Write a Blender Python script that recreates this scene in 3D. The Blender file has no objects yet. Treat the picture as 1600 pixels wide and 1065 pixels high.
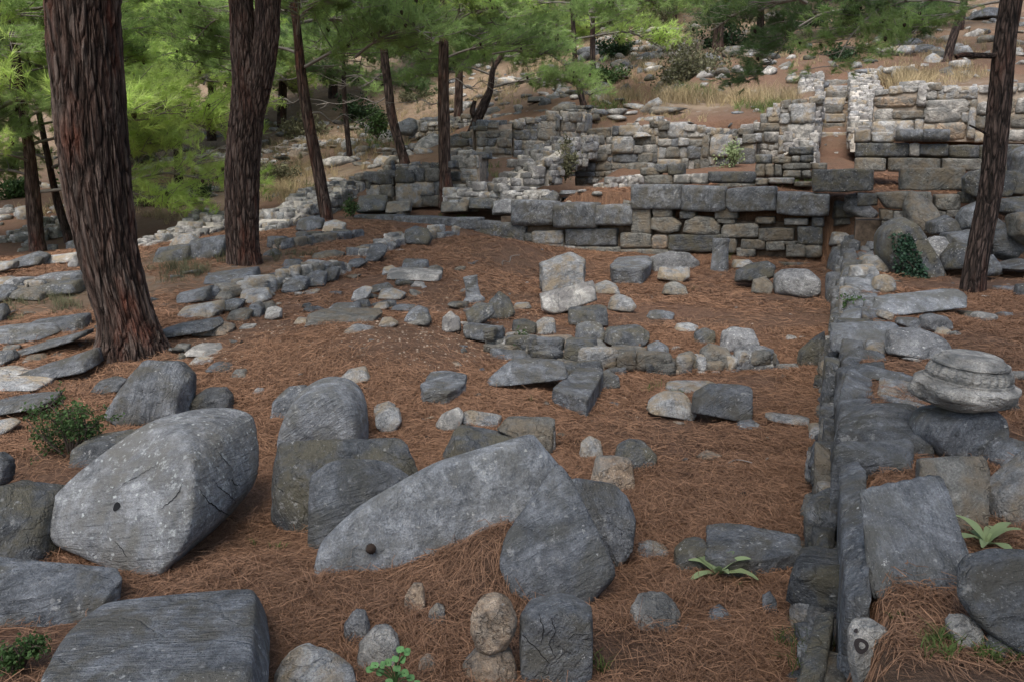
import bpy, bmesh, math, random
import numpy as np
from mathutils import Vector, Matrix
R = math.radians
scene = bpy.context.scene
C = scene.collection
# ------------------------------------------------------------------ camera, sky, sun, exposure
FPX, CX, CY, PIT, EYE = 1244.0, 800.0, 532.5, R(11.4), 1.7
cam_d = bpy.data.cameras.new('camera'); cam = bpy.data.objects.new('camera', cam_d); C.objects.link(cam)
cam.location = (0, 0, EYE); cam.rotation_euler = (R(90) - PIT, 0, 0)
cam_d.sensor_width = 36; cam_d.lens = FPX / 1600 * 36; cam_d.clip_start = .05; cam_d.clip_end = 600
scene.camera = cam
w = bpy.data.worlds.new('World'); scene.world = w; w.use_nodes = True
SUN_EL, SUN_AZ = 58, 200
sky = w.node_tree.nodes.new('ShaderNodeTexSky'); sky.sky_type = 'NISHITA'; sky.sun_disc = False
sky.sun_elevation = R(SUN_EL); sky.sun_rotation = R(SUN_AZ); sky.air_density = 1.0; sky.dust_density = 3.0; sky.ozone_density = .6
w.node_tree.links.new(sky.outputs[0], w.node_tree.nodes['Background'].inputs[0])
w.node_tree.nodes['Background'].inputs[1].default_value = .15
sd = bpy.data.lights.new('sun', 'SUN'); sun = bpy.data.objects.new('sun', sd); C.objects.link(sun)
sd.energy = 2.4; sd.angle = R(40); sd.color = (1, .96, .9)
sun.rotation_euler = (R(90 - SUN_EL), 0, R(180 - SUN_AZ))
scene.view_settings.view_transform = 'Standard'; scene.view_settings.look = 'None'
scene.view_settings.exposure = 0.74; scene.view_settings.gamma = 1
scene.cycles.max_bounces = 5; scene.cycles.diffuse_bounces = 3; scene.cycles.glossy_bounces = 1
scene.cycles.transmission_bounces = 2; scene.cycles.transparent_max_bounces = 4
scene.cycles.caustics_reflective = False; scene.cycles.caustics_refractive = False

# ------------------------------------------------------------------ geometry of the view, grid frame of the ruin
GA = math.atan(500 / FPX / math.cos(PIT))
DV = np.array([math.sin(GA), math.cos(GA), 0]); TV = np.array([math.cos(GA), -math.sin(GA), 0])
ORG = np.array([0, 0, EYE])
def ray(px, py):
    x = (px - CX) / FPX; y = -(py - CY) / FPX
    return np.array([x, math.cos(PIT) + y * math.sin(PIT), -math.sin(PIT) + y * math.cos(PIT)])
def at_z(px, py, z): r = ray(px, py); return ORG + r * ((z - EYE) / r[2])
def at_Y(px, py, Y): r = ray(px, py); return ORG + r * (Y / r[1])
def at_v(px, py, v): r = ray(px, py); return ORG + r * (v / (r @ DV))
def TVp(t, v, z=0): return TV * t + DV * v + np.array([0, 0, z])

# ------------------------------------------------------------------ numpy noise
_rs = np.random.RandomState(7); _perm = _rs.permutation(256); _perm = np.concatenate([_perm] * 3); _val = _rs.rand(256) * 2 - 1
def vnoise(p):
    i = np.floor(p).astype(int); f = p - i; f = f * f * (3 - 2 * f); i &= 255; o = 0
    for dx in (0, 1):
        for dy in (0, 1):
            for dz in (0, 1):
                h = _val[_perm[_perm[_perm[i[:, 0] + dx] + i[:, 1] + dy & 255] + i[:, 2] + dz & 255]]
                o = o + h * (f[:, 0] if dx else 1 - f[:, 0]) * (f[:, 1] if dy else 1 - f[:, 1]) * (f[:, 2] if dz else 1 - f[:, 2])
    return o
def fbm(p, o=4):
    s = 0; a = 1
    for k in range(o): s = s + a * vnoise(p + k * 17.3); p = p * 2.03; a *= .5
    return s
def sstep(a, b, x): k = np.clip((x - a) / (b - a), 0, 1); return k * k * (3 - 2 * k)

# ------------------------------------------------------------------ terrain
def steps(x, y):
    t = x * TV[0] + y * TV[1]; v = x * DV[0] + y * DV[1]
    s = 1.02 * sstep(14.55, 14.8, v) * sstep(-6.0, -4.6, t) * (1 - sstep(20, 30, v))
    s = s + .42 * sstep(.08, .2, t) * (1 - sstep(14.3, 15, v)) * sstep(-1, .5, v)
    s = s + .85 * sstep(18.3, 18.6, v) * (sstep(-5.2, -4.5, t) * (1 - sstep(-.9, -.6, t)) + sstep(.9, 1.2, t)) * (1 - sstep(22, 32, v))
    return s
GB = []                                   # small mounds (x, y, radius, height)
def mound(px, py, z, r, h): p = at_z(px, py, z); GB.append((p[0], p[1], r, h))
mound(800, 912, .0, .12, .15); mound(735, 908, .0, .15, .11); mound(815, 890, 0, .1, .08); mound(560, 545, .2, .8, .13); mound(560, 930, 0, .5, .05)
mound(800, 395, .5, .7, .28)
mound(1430, 640, .5, .25, .06); mound(380, 830, 0, .3, -.05)
CPZ = [(400,600,.05),(150,600,.1),(205,548,.2),(0,500,.25),(0,430,.4),(130,460,.35),(400,415,.5),(300,470,.35),(500,500,.25),(650,520,.25),
 (600,560,.2),(750,560,.08),(900,560,.06),(1100,575,.06),(900,490,.22),(1150,470,.15),(1250,430,.22),(1250,500,.12),(740,410,.5),(850,440,.2),(700,400,.6),
 (560,400,.6),(480,350,.85),(1250,600,.05),(0,700,0),(100,900,0),(700,1000,0),(1200,900,0),(400,760,0),(1100,720,.02),(250,700,0)]
CPY = [(510,345,16),(280,300,26),(58,395,17),(105,375,20),(0,380,19),(350,335,20),(250,370,17),(620,330,17.8),(695,295,19),(632,255,23),(740,230,24),
 (545,250,30),(450,240,33),(300,250,34),(0,300,30),(100,330,24),(600,200,36),(800,170,30),(905,165,26),(927,135,31),(700,150,40),
 (1000,60,40),(1100,95,30),(1200,65,36),(200,150,48),(0,120,60),(400,120,50),(700,60,55),(1000,0,52),(1400,-20,45),(1500,60,31),(1590,20,36),(1480,100,26),
 (1300,262,16.2),(1305,205,19.5),(1305,112,26.5),(1200,142,24),(1100,168,21.5)]
CPS = [(950,284,17.2),(1180,275,15.6)]     # points already above the first step
P, Z = [], []
for a, b, z in CPZ: p = at_z(a, b, z); P.append(p[:2]); Z.append(z)
for a, b, Y in CPY:
    p = at_Y(a, b, Y); P.append(p[:2]); Z.append(p[2] - steps(p[0], p[1]))
for a, b, Y in CPS: p = at_Y(a, b, Y); P.append(p[:2]); Z.append(p[2] - steps(p[0], p[1]))
for t, v, z in [(1.4,10,.12),(3,8,.1),(1,4,0),(2.5,12,.2),(3,5,.05),(5,10,.3),(2,3,0),(4,14,.3),(1.5,2,0),(8,8,.5),(1.5,19.5,.95)]: p = TVp(t, v); P.append(p[:2]); Z.append(z)
for x, y, z in [(-45,85,28),(0,85,31),(45,70,32),(-70,40,9),(45,25,10),(40,0,5),(-40,0,-1),(0,-6,-.3),(-8,-5,-.3),(8,-5,0),(-20,8,-.2),(80,60,40),(-75,110,42),(0,115,48),(80,115,60),(-12,5,0),(0,1,0),(-3,1,0),(3,1,0)]:
    P.append(np.array([x, y])); Z.append(z)
P = np.array(P); Z = np.array(Z)
def _U(r2): return np.where(r2 > 0, r2 * np.log(r2 + 1e-12), 0)
_n = len(P); _K = _U(((P[:, None] - P[None]) ** 2).sum(-1)) + np.eye(_n) * .6
_L = np.zeros((_n + 3, _n + 3)); _L[:_n, :_n] = _K; _L[:_n, _n] = 1; _L[:_n, _n + 1:] = P; _L[_n, :_n] = 1; _L[_n + 1:, :_n] = P.T
_W = np.linalg.solve(_L, np.concatenate([Z, [0, 0, 0]]))
def base_z(x, y):
    x = x.ravel(); y = y.ravel(); o = _W[_n] + _W[_n + 1] * x + _W[_n + 2] * y
    for k in range(_n): o = o + _W[k] * _U((x - P[k, 0]) ** 2 + (y - P[k, 1]) ** 2)
    return o
def axis(a, b, d, lo, hi, g):
    m = list(np.arange(a, b, d)); s = d
    while m[-1] < hi: s *= g; m.append(m[-1] + s)
    s = d; f = []
    x = a
    while x > lo: s *= g; x -= s; f.append(x)
    return np.array(f[::-1] + m)
xs = axis(-8, 10, .07, -85, 90, 1.07); ys = axis(1, 21, .07, -8, 125, 1.05)
GX, GY = np.meshgrid(xs, ys)
q = np.stack([GX.ravel(), GY.ravel(), 0 * GX.ravel()], 1)
dist = np.hypot(q[:, 0], q[:, 1])
gz = base_z(GX, GY) + steps(q[:, 0], q[:, 1])
for x, y, r, h in GB: gz = gz + h * np.exp(-((q[:, 0] - x) ** 2 + (q[:, 1] - y) ** 2) / (2 * r * r))
gz = gz + .035 * fbm(q * .9, 3) + .016 * fbm(q * 4 + 5, 3) + sstep(24, 50, dist) * .5 * fbm(q * .12 + 9, 3)
GZ = gz.reshape(GX.shape)
def ground(x, y):
    x = np.clip(np.atleast_1d(x), xs[0], xs[-1] - .01); y = np.clip(np.atleast_1d(y), ys[0], ys[-1] - .01)
    i = np.clip(np.searchsorted(xs, x, 'right') - 1, 0, len(xs) - 2); j = np.clip(np.searchsorted(ys, y, 'right') - 1, 0, len(ys) - 2)
    a = (x - xs[i]) / (xs[i + 1] - xs[i]); b = (y - ys[j]) / (ys[j + 1] - ys[j])
    return GZ[j, i] * (1 - a) * (1 - b) + GZ[j, i + 1] * a * (1 - b) + GZ[j + 1, i] * (1 - a) * b + GZ[j + 1, i + 1] * a * b
_S = np.concatenate([np.arange(1.2, 25, .02), np.arange(25, 130, .1)])
def hit(px, py):
    r = ray(px, py); p = ORG[None] + r[None] * _S[:, None]; d = p[:, 2] - ground(p[:, 0], p[:, 1])
    k = np.argmax(d < 0)
    if d[k] >= 0: k = len(_S) - 1
    return p[k].copy()

# ------------------------------------------------------------------ materials
MATS = {}
def nm(name):
    m = bpy.data.materials.new(name); m.use_nodes = True; nt = m.node_tree; b = nt.nodes['Principled BSDF']; b.inputs['Roughness'].default_value = .9
    b.inputs['Specular IOR Level'].default_value = .25
    return m, nt, b
def N(nt, t, **k):
    n = nt.nodes.new('ShaderNode' + t)
    for a, v in k.items():
        if a[0] == '_': setattr(n, a[1:], v)
        else: n.inputs[a.replace('_', ' ')].default_value = v
    return n
def L(nt, a, b): nt.links.new(a, b)
def ramp(nt, src, stops):
    n = nt.nodes.new('ShaderNodeValToRGB'); e = n.color_ramp.elements
    while len(e) < len(stops): e.new(.5)
    for i, (p, c) in enumerate(stops): e[i].position = p; e[i].color = (c if len(c) == 4 else (*c, 1)) if isinstance(c, tuple) else (c, c, c, 1)
    L(nt, src, n.inputs[0]); return n.outputs[0]
def mix(nt, f, a, b, mode='MIX'):
    n = nt.nodes.new('ShaderNodeMix'); n.data_type = 'RGBA'; n.blend_type = mode
    for s, v in ((0, f), (6, a), (7, b)):
        if isinstance(v, (int, float)): n.inputs[s].default_value = v
        elif isinstance(v, tuple): n.inputs[s].default_value = (*v, 1)
        else: L(nt, v, n.inputs[s])
    return n.outputs[2]
def math_(nt, op, a, b=0.0):
    n = nt.nodes.new('ShaderNodeMath'); n.operation = op
    for s, v in ((0, a), (1, b)):
        if isinstance(v, (int, float)): n.inputs[s].default_value = v
        else: L(nt, v, n.inputs[s])
    return n.outputs[0]
def coords(nt, randomize=True, scale=(1, 1, 1)):
    tc = nt.nodes.new('ShaderNodeTexCoord'); o = tc.outputs['Object']
    if randomize:
        oi = nt.nodes.new('ShaderNodeObjectInfo'); v = nt.nodes.new('ShaderNodeVectorMath'); v.operation = 'SCALE'; v.inputs[0].default_value = (37, 53, 71)
        L(nt, oi.outputs['Random'], v.inputs['Scale']); a = nt.nodes.new('ShaderNodeVectorMath'); a.operation = 'ADD'; L(nt, o, a.inputs[0]); L(nt, v.outputs[0], a.inputs[1]); o = a.outputs[0]
        vr = nt.nodes.new('ShaderNodeVectorRotate'); vr.rotation_type = 'AXIS_ANGLE'; vr.inputs['Axis'].default_value = (.5, .7, .5); mm = nt.nodes.new('ShaderNodeMath'); mm.operation = 'MULTIPLY'; mm.inputs[1].default_value = 9.0
        L(nt, oi.outputs['Random'], mm.inputs[0]); L(nt, mm.outputs[0], vr.inputs['Angle']); L(nt, o, vr.inputs['Vector']); o = vr.outputs[0]
    return o
def stretch(nt, o, s, r=(0, 0, 0)):
    m = nt.nodes.new('ShaderNodeMapping'); m.inputs['Scale'].default_value = s; m.inputs['Rotation'].default_value = r; L(nt, o, m.inputs['Vector']); return m.outputs[0]
def noise(nt, o, sc, det=4, rough=.6, dist=0.0):
    n = N(nt, 'TexNoise', Scale=sc, Detail=det, Roughness=rough, Distortion=dist); L(nt, o, n.inputs['Vector']); return n.outputs[0]
def stone(name, dark, mid, light, lich=.5, stain=None, stain_amt=.4, crack=.5, band=.6, lichc=(.5, .5, .48), fine=1.0):
    m, nt, b = nm(name); o = coords(nt)
    n1 = noise(nt, o, 2.6, 4, .6, .4); n2 = noise(nt, o, 22, 5, .7); n3 = noise(nt, o, 130 , 3, .75)
    lay = noise(nt, stretch(nt, o, (2.2, 2.2, 16), (.35, .5, .2)), 2.5, 5, .65, .5)
    c = ramp(nt, mix(nt, .45, n1, n2), [(.34, dark), (.5, mid), (.68, light)])
    c = mix(nt, .5 * band, c, ramp(nt, lay, [(.34, dark), (.52, mid), (.7, light)]))
    c = mix(nt, .4, c, ramp(nt, n3, [(.34, (.16, .16, .16)), (.5, (.48, .48, .48)), (.64, (.86, .86, .86))]), 'OVERLAY'); c = mix(nt, .8, c, ramp(nt, noise(nt, o, 6, 7, .75, .8), [(.36, (.22, .22, .22)), (.5, (.5, .5, .5)), (.64, (.8, .8, .8))]), 'OVERLAY')
    vn = N(nt, 'TexVoronoi', Scale=4.5, _feature='DISTANCE_TO_EDGE'); L(nt, mix(nt, .3, stretch(nt, o, (1, 1, 3), (.4, .2, .9)), N(nt, 'TexNoise', Scale=3.0, Detail=6).outputs[1]), vn.inputs['Vector']); c = mix(nt, math_(nt, 'MULTIPLY', math_(nt, 'MULTIPLY', ramp(nt, vn.outputs[0], [(0, 1.0), (.022, 0.0)]), ramp(nt, n1, [(.45, 0.0), (.6, 1.0)])), .5), c, light)
    if stain: c = mix(nt, ramp(nt, noise(nt, o, 4.5, 4, .65, .3), [(.5 - stain_amt * .25, 0.0), (.66 - stain_amt * .2, 1.0)]), c, stain)
    # lichen: clustered pale spots
    vo = N(nt, 'TexVoronoi', Scale=22.0, Randomness=1.0); L(nt, mix(nt, .03, o, N(nt, 'TexNoise', Scale=40.0).outputs[1]), vo.inputs['Vector'])
    clus = ramp(nt, noise(nt, o, 3.2, 3, .6), [(.6 - .22 * lich, 0.0), (.72 - .15 * lich, 1.0)])
    sp = ramp(nt, math_(nt, 'ADD', vo.outputs[0], math_(nt, 'MULTIPLY', n2, .5)), [(.36, 1.0), (.42, 0.0)])
    c = mix(nt, math_(nt, 'MULTIPLY', math_(nt, 'MULTIPLY', sp, clus), .85), c, lichc)
    cr = math_(nt, 'MULTIPLY', ramp(nt, noise(nt, o, 19, 6, .75), [(.56, 0.0), (.62, 1.0)]), ramp(nt, noise(nt, o, 2.3, 3, .6), [(.66 - .16 * lich, 0.0), (.74 - .16 * lich, 1.0)]))
    c = mix(nt, math_(nt, 'MULTIPLY', cr, .55), c, lichc)
    vs = N(nt, 'TexVoronoi', Scale=80.0, Randomness=1.0); L(nt, o, vs.inputs['Vector'])
    c = mix(nt, math_(nt, 'MULTIPLY', ramp(nt, vs.outputs[0], [(.1, 1.0), (.16, 0.0)]), .45 * min(1, .4 + lich)), c, lichc)
    oi = nt.nodes.new('ShaderNodeObjectInfo'); hv = N(nt, 'HueSaturation'); mr = N(nt, 'MapRange', To_Min=.8, To_Max=1.22); L(nt, oi.outputs['Random'], mr.inputs[0]); L(nt, mr.outputs[0], hv.inputs['Value']); L(nt, c, hv.inputs['Color'])
    L(nt, hv.outputs[0], b.inputs['Base Color'])
    vc = N(nt, 'TexVoronoi', Scale=3.2, Randomness=1.0, _feature='DISTANCE_TO_EDGE'); L(nt, mix(nt, .18, stretch(nt, o, (1, 1, 2.2), (.3, .6, 0)), N(nt, 'TexNoise', Scale=5.0, Detail=4).outputs[1]), vc.inputs['Vector'])
    ck = math_(nt, 'MULTIPLY', ramp(nt, vc.outputs[0], [(0, 0.0), (.03, 1.0)]), crack)
    h = math_(nt, 'ADD', math_(nt, 'MULTIPLY', n2, .9 * fine), math_(nt, 'MULTIPLY', lay, 1.3 * band))
    h = math_(nt, 'ADD', h, math_(nt, 'MULTIPLY', n3, .28 * fine)); h = math_(nt, 'ADD', h, math_(nt, 'MULTIPLY', ck, .5))
    h = math_(nt, 'ADD', h, math_(nt, 'MULTIPLY', noise(nt, o, 7, 4, .6), 1.0))
    bp = N(nt, 'Bump', Strength=1.0, Distance=.04); L(nt, h, bp.inputs['Height']); L(nt, bp.outputs[0], b.inputs['Normal'])
    b.inputs['Roughness'].default_value = .82; MATS[name] = m; return m
stone('B', (.075, .082, .092), (.155, .165, .177), (.3, .31, .32), .75, (.12, .115, .1), .2, .4, .8)
stone('K', (.05, .055, .06), (.1, .106, .112), (.2, .205, .21), .7, (.13, .12, .09), .3, .5, .7)
stone('L', (.17, .178, .185), (.31, .315, .315), (.5, .5, .48), .6, (.34, .28, .2), .25, .5, .6)
stone('W', (.33, .32, .295), (.52, .5, .46), (.68, .655, .61), .3, (.23, .22, .21), .5, .6, .4, (.66, .66, .62))
stone('T', (.2, .14, .09), (.36, .27, .19), (.52, .43, .33), .15, (.2, .19, .17), .3, .8, .3)
stone('G', (.095, .095, .086), (.165, .162, .148), (.28, .272, .245), .6, (.2, .168, .125), .2, .6, .45, (.42, .42, .36))
stone('C', (.16, .165, .17), (.2, .2, .2), (.33, .33, .32), 1.6, None, 0, .5, .4, (.62, .62, .58))
stone('S', (.1, .108, .118), (.18, .19, .202), (.3, .31, .32), .7, (.13, .13, .12), .2, .12, .55, fine=.6)
stone('S1', (.11, .115, .12), (.2, .205, .21), (.33, .335, .335), 1.25, (.17, .165, .15), .25, .12, .5, (.55, .57, .55), fine=.6)
stone('S2', (.15, .158, .168), (.24, .25, .26), (.38, .39, .39), .7, (.16, .16, .15), .15, .1, .35, fine=.6)
stone('U', (.26, .25, .225), (.42, .4, .365), (.6, .575, .53), .2, (.2, .2, .19), .35, .5, .5)
def flat(name, col, rough=.9, trans=0, var=.25, sc=3.0):
    m, nt, b = nm(name); o = coords(nt)
    c = mix(nt, ramp(nt, noise(nt, o, sc, 3), [(.35, 0.0), (.65, 1.0)]), tuple(x * (1 - var) for x in col), tuple(min(1, x * (1 + var)) for x in col))
    L(nt, c, b.inputs['Base Color']); b.inputs['Roughness'].default_value = rough
    if trans:
        t = nt.nodes.new('ShaderNodeBsdfTranslucent'); L(nt, c, t.inputs[0]); mx = nt.nodes.new('ShaderNodeMixShader'); mx.inputs[0].default_value = trans
        L(nt, b.outputs[0], mx.inputs[1]); L(nt, t.outputs[0], mx.inputs[2]); L(nt, mx.outputs[0], nt.nodes['Material Output'].inputs[0])
    MATS[name] = m; return m
flat('hole', (.012, .012, .013)); flat('blackl', (.03, .025, .025))  # hole: near-black for the dowel hole's painted inner shade and for cracks
flat('needle', (.3, .42, .15), .6, .55, .35, 1.2); flat('needle_bright', (.5, .64, .2), .6, .55, .35, 1.2); flat('needle_dark', (.14, .22, .09), .6, .5, .3, 1.2)
flat('twig', (.09, .07, .055)); flat('grey_twig', (.2, .18, .16)); flat('cone', (.035, .024, .018))
flat('leaf', (.06, .11, .035), .55, .3, .4); flat('leaf_dark', (.03, .06, .025), .5, .25, .4); flat('leaf_pale', (.27, .34, .17), .7, .3, .2)
flat('grass', (.12, .17, .05), .7, .3, .4, .8); flat('straw', (.36, .29, .17), .8, .3, .3, .8); flat('olive', (.14, .14, .08), .7, .3, .4); flat('ivy', (.035, .075, .045), .45, .2, .5, 9.0)
def litter(name, c0, c1):
    m, nt, b = nm(name); g = nt.nodes.new('ShaderNodeNewGeometry'); v = N(nt, 'TexNoise', Scale=7.0, Detail=3); at = nt.nodes.new('ShaderNodeAttribute'); at.attribute_name = 'rnd'
    f = math_(nt, 'ADD', math_(nt, 'MULTIPLY', at.outputs['Fac'], .7), math_(nt, 'MULTIPLY', v.outputs[0], .5))
    L(nt, ramp(nt, f, [(.1, c0), (.55, tuple((a + b_) / 2 for a, b_ in zip(c0, c1))), (1, c1)]), b.inputs['Base Color']); b.inputs['Roughness'].default_value = .75; MATS[name] = m
litter('litter', (.07, .037, .023), (.37, .21, .125))
def bark(name, c0, c1, red, sc):
    m, nt, b = nm(name); o = coords(nt, False)
    s = stretch(nt, o, (1, 1, .16)); n1 = noise(nt, s, 9 * sc, 6, .7, .8); n2 = noise(nt, o, 1.6, 3); n3 = noise(nt, stretch(nt, o, (1, 1, .35)), 45 * sc, 4, .7)
    vo = N(nt, 'TexVoronoi', Scale=11.0 * sc, _feature='DISTANCE_TO_EDGE'); L(nt, mix(nt, .12, s, N(nt, 'TexNoise', Scale=4.0, Detail=4).outputs[1]), vo.inputs['Vector'])
    pl = ramp(nt, vo.outputs[0], [(0, 0.0), (.16, 1.0)])
    at = nt.nodes.new('ShaderNodeAttribute'); at.attribute_name = 'rnd'
    hh = math_(nt, 'ADD', math_(nt, 'MULTIPLY', at.outputs['Fac'], .6), math_(nt, 'MULTIPLY', n1, .38))
    c = ramp(nt, hh, [(.26, tuple(x * .3 for x in c0)), (.42, c0), (.72, c1)])
    rm = math_(nt, 'MULTIPLY', ramp(nt, noise(nt, stretch(nt, o, (1, 1, .3)), 3.4, 3, .6), [(.52, 0.0), (.66, 1.0)]), .75)
    c = mix(nt, rm, c, mix(nt, n3, tuple(x * .45 for x in red), red))
    c = mix(nt, .35, c, ramp(nt, n3, [(.3, (.2, .2, .2)), (.7, (.75, .75, .75))]), 'OVERLAY')
    c = mix(nt, math_(nt, 'SUBTRACT', 1.0, math_(nt, 'ADD', math_(nt, 'MULTIPLY', pl, .6), .4)), c, (.008, .007, .006))
    L(nt, c, b.inputs['Base Color'])
    h = math_(nt, 'ADD', math_(nt, 'MULTIPLY', n1, 1.0), math_(nt, 'MULTIPLY', pl, .8)); h = math_(nt, 'ADD', h, math_(nt, 'MULTIPLY', n3, .35))
    bp = N(nt, 'Bump', Strength=1.0, Distance=.035); L(nt, h, bp.inputs['Height']); L(nt, bp.outputs[0], b.inputs['Normal']); b.inputs['Roughness'].default_value = .95; MATS[name] = m
bark('bark', (.06, .036, .028), (.13, .1, .085), (.15, .05, .03), 1.0)
bark('bark_red', (.075, .046, .036), (.15, .11, .09), (.16, .06, .038), 1.6)
bark('bark_fine', (.05, .035, .029), (.14, .1, .085), (.13, .06, .042), 2.2)
def ground_mat():
    m, nt, b = nm('needle_litter_ground'); tc = nt.nodes.new('ShaderNodeTexCoord'); o = tc.outputs['Object']
    n1 = noise(nt, o, 1.1, 5, .6, .3); n2 = noise(nt, o, 14, 5, .7); n3 = noise(nt, o, 90, 3, .8)
    sa = noise(nt, stretch(nt, o, (1, .14, 1), (0, 0, .6)), 60, 3, .7, 1.5); sb = noise(nt, stretch(nt, o, (.14, 1, 1), (0, 0, .3)), 60, 3, .7, 1.5)
    c = ramp(nt, n2, [(.3, (.085, .048, .032)), (.5, (.175, .1, .065)), (.72, (.29, .18, .12))])
    c = mix(nt, .5, c, ramp(nt, sa, [(.35, (.06, .03, .02)), (.65, (.3, .16, .1))])); c = mix(nt, .3, c, ramp(nt, sb, [(.35, (.05, .027, .02)), (.68, (.34, .2, .13))]))
    c = mix(nt, ramp(nt, n1, [(.56, 0.0), (.72, .55)]), c, mix(nt, n2, (.07, .05, .038), (.2, .15, .11)))
    # gravelly patch: pale chips
    at = nt.nodes.new('ShaderNodeAttribute'); at.attribute_name = 'gravel'
    vo = N(nt, 'TexVoronoi', Scale=26.0); L(nt, o, vo.inputs['Vector'])
    chip = ramp(nt, vo.outputs[0], [(.25, 1.0), (.4, 0.0)]); cc = mix(nt, vo.outputs[1], (.24, .15, .09), (.5, .38, .26))
    c = mix(nt, math_(nt, 'MULTIPLY', math_(nt, 'MULTIPLY', chip, at.outputs['Fac']), .15), c, cc)
    a2 = nt.nodes.new('ShaderNodeAttribute'); a2.attribute_name = 'dry'
    g = ramp(nt, n1, [(.35, (.2, .16, .11)), (.6, (.36, .29, .2))])
    c = mix(nt, math_(nt, 'MULTIPLY', a2.outputs['Fac'], .7), c, g)
    v5 = N(nt, 'TexVoronoi', Scale=4.2, Randomness=1.0); L(nt, mix(nt, .1, o, N(nt, 'TexNoise', Scale=9.0).outputs[1]), v5.inputs['Vector']); n6 = noise(nt, o, .5, 5, .65)
    c = mix(nt, math_(nt, 'MULTIPLY', math_(nt, 'MULTIPLY', ramp(nt, v5.outputs[0], [(.2, 1.0), (.3, 0.0)]), a2.outputs['Fac']), ramp(nt, n6, [(.4, 0.0), (.6, .8)])), c, mix(nt, v5.outputs[1], (.22, .2, .18), (.5, .48, .45)))
    c = mix(nt, ramp(nt, n6, [(.4, 0.0), (.7, .45)]), c, (.09, .07, .045))
    L(nt, c, b.inputs['Base Color']); h = math_(nt, 'ADD', math_(nt, 'ADD', sa, sb), math_(nt, 'ADD', n2, math_(nt, 'MULTIPLY', n3, .5)))
    bp = N(nt, 'Bump', Strength=.9, Distance=.03); L(nt, h, bp.inputs['Height']); L(nt, bp.outputs[0], b.inputs['Normal']); b.inputs['Roughness'].default_value = .95
    MATS['ground'] = m
ground_mat()

# ------------------------------------------------------------------ mesh helpers
def mesh_np(name, verts, faces, mats, matidx=None, smooth=True, attrs=None):
    me = bpy.data.meshes.new(name); verts = np.asarray(verts, dtype=np.float32); faces = np.asarray(faces, dtype=np.int32)
    nf, k = faces.shape
    me.vertices.add(len(verts)); me.vertices.foreach_set('co', verts.ravel()); me.loops.add(nf * k); me.loops.foreach_set('vertex_index', faces.ravel())
    me.polygons.add(nf); me.polygons.foreach_set('loop_start', np.arange(nf, dtype=np.int32) * k)
    try: me.polygons.foreach_set('loop_total', np.full(nf, k, dtype=np.int32))
    except Exception: pass
    for m in mats: me.materials.append(MATS[m])
    if matidx is not None: me.polygons.foreach_set('material_index', np.asarray(matidx, dtype=np.int32))
    if smooth: me.polygons.foreach_set('use_smooth', np.ones(nf, dtype=bool))
    for an, av in (attrs or {}).items():
        a = me.attributes.new(an, 'FLOAT', 'POINT'); a.data.foreach_set('value', np.asarray(av, dtype=np.float32))
    me.update(calc_edges=True); me.validate(); return me
def tag(o, label=None, cat=None, group=None, kind=None):
    if label: o['label'] = label
    if cat: o['category'] = cat
    if group: o['group'] = group
    if kind: o['kind'] = kind
    return o
def obj(name, me, loc=(0, 0, 0), parent=None):
    o = bpy.data.objects.new(name, me); C.objects.link(o); o.location = loc
    if parent is not None: o.parent = parent
    return o
def empty(name, loc, label, cat, group=None):
    o = bpy.data.objects.new(name, None); C.objects.link(o); o.location = loc; o.empty_display_size = .2; return tag(o, label, cat, group)
ICO = {}
def ico(s):
    if s not in ICO:
        bm = bmesh.new(); bmesh.ops.create_icosphere(bm, subdivisions=s, radius=1); bm.verts.ensure_lookup_table()
        v = np.array([x.co[:] for x in bm.verts]); v /= np.linalg.norm(v, axis=1)[:, None]; f = np.array([[q.index for q in x.verts] for x in bm.faces]); bm.free(); ICO[s] = (v, f)
    return ICO[s]
def hull_rock(pts, sub=3, p=16, rough=.035, seed=0, cuts=3, layer=.3):
    """rounded convex body round the points, split by a few cleavage planes and roughened"""
    rs = np.random.RandomState(seed & 0xffff); pts = np.asarray(pts, float); lo, hi = pts.min(0), pts.max(0); c = (lo + hi) / 2; e = np.maximum((hi - lo) / 2, 1e-3)
    bm = bmesh.new()
    for q_ in (pts - c) / e: bm.verts.new(q_)
    g = bmesh.ops.convex_hull(bm, input=bm.verts); bm.normal_update()
    cen = np.mean([v.co[:] for v in bm.verts if v.link_faces], axis=0); pl = []; key = set()
    for f in bm.faces:
        n = np.array(f.normal[:]); d = n @ (np.array(f.verts[0].co[:]) - cen); kk = tuple(np.round(n, 1))
        if d > .02 and kk not in key: key.add(kk); pl.append((n, d))
    allv = np.array([v.co[:] for v in bm.verts]) - cen; bm.free()
    for k in range(cuts):
        n = rs.randn(3); n /= np.linalg.norm(n); pl.append((n, (allv @ n).max() * rs.uniform(.8, .95)))
    n = np.array([a for a, b in pl]); d = np.array([b for a, b in pl]); u, f = ico(sub)
    m = np.maximum(u @ n.T / d[None], 1e-4); r = (m ** p).sum(1) ** (-1 / p) * 1.03
    v = (cen + u * r[:, None]) * e + c; s = float(np.mean(e)); off = rs.rand(3) * 50
    if rough:
        wv = (v - c) / s
        dsp = rough * s * (fbm(wv * 1.3 + off, 5) * .7 + layer * np.abs(vnoise((wv @ np.array([[1, .3, .2], [0, .5, .6], [.2, -.8, 3.2]])) * 1.6 + off)) * -1.2 - .45 * np.abs(fbm(wv * 3.2 + off, 4)) + .12 * fbm(wv * 9 + off, 3))
        dr = v - (cen * e + c); dr /= np.linalg.norm(dr, axis=1)[:, None] + 1e-9; v = v + dr * dsp[:, None]
    return v, f
def pixw(P, q=None): return P
CATS = {}
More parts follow.
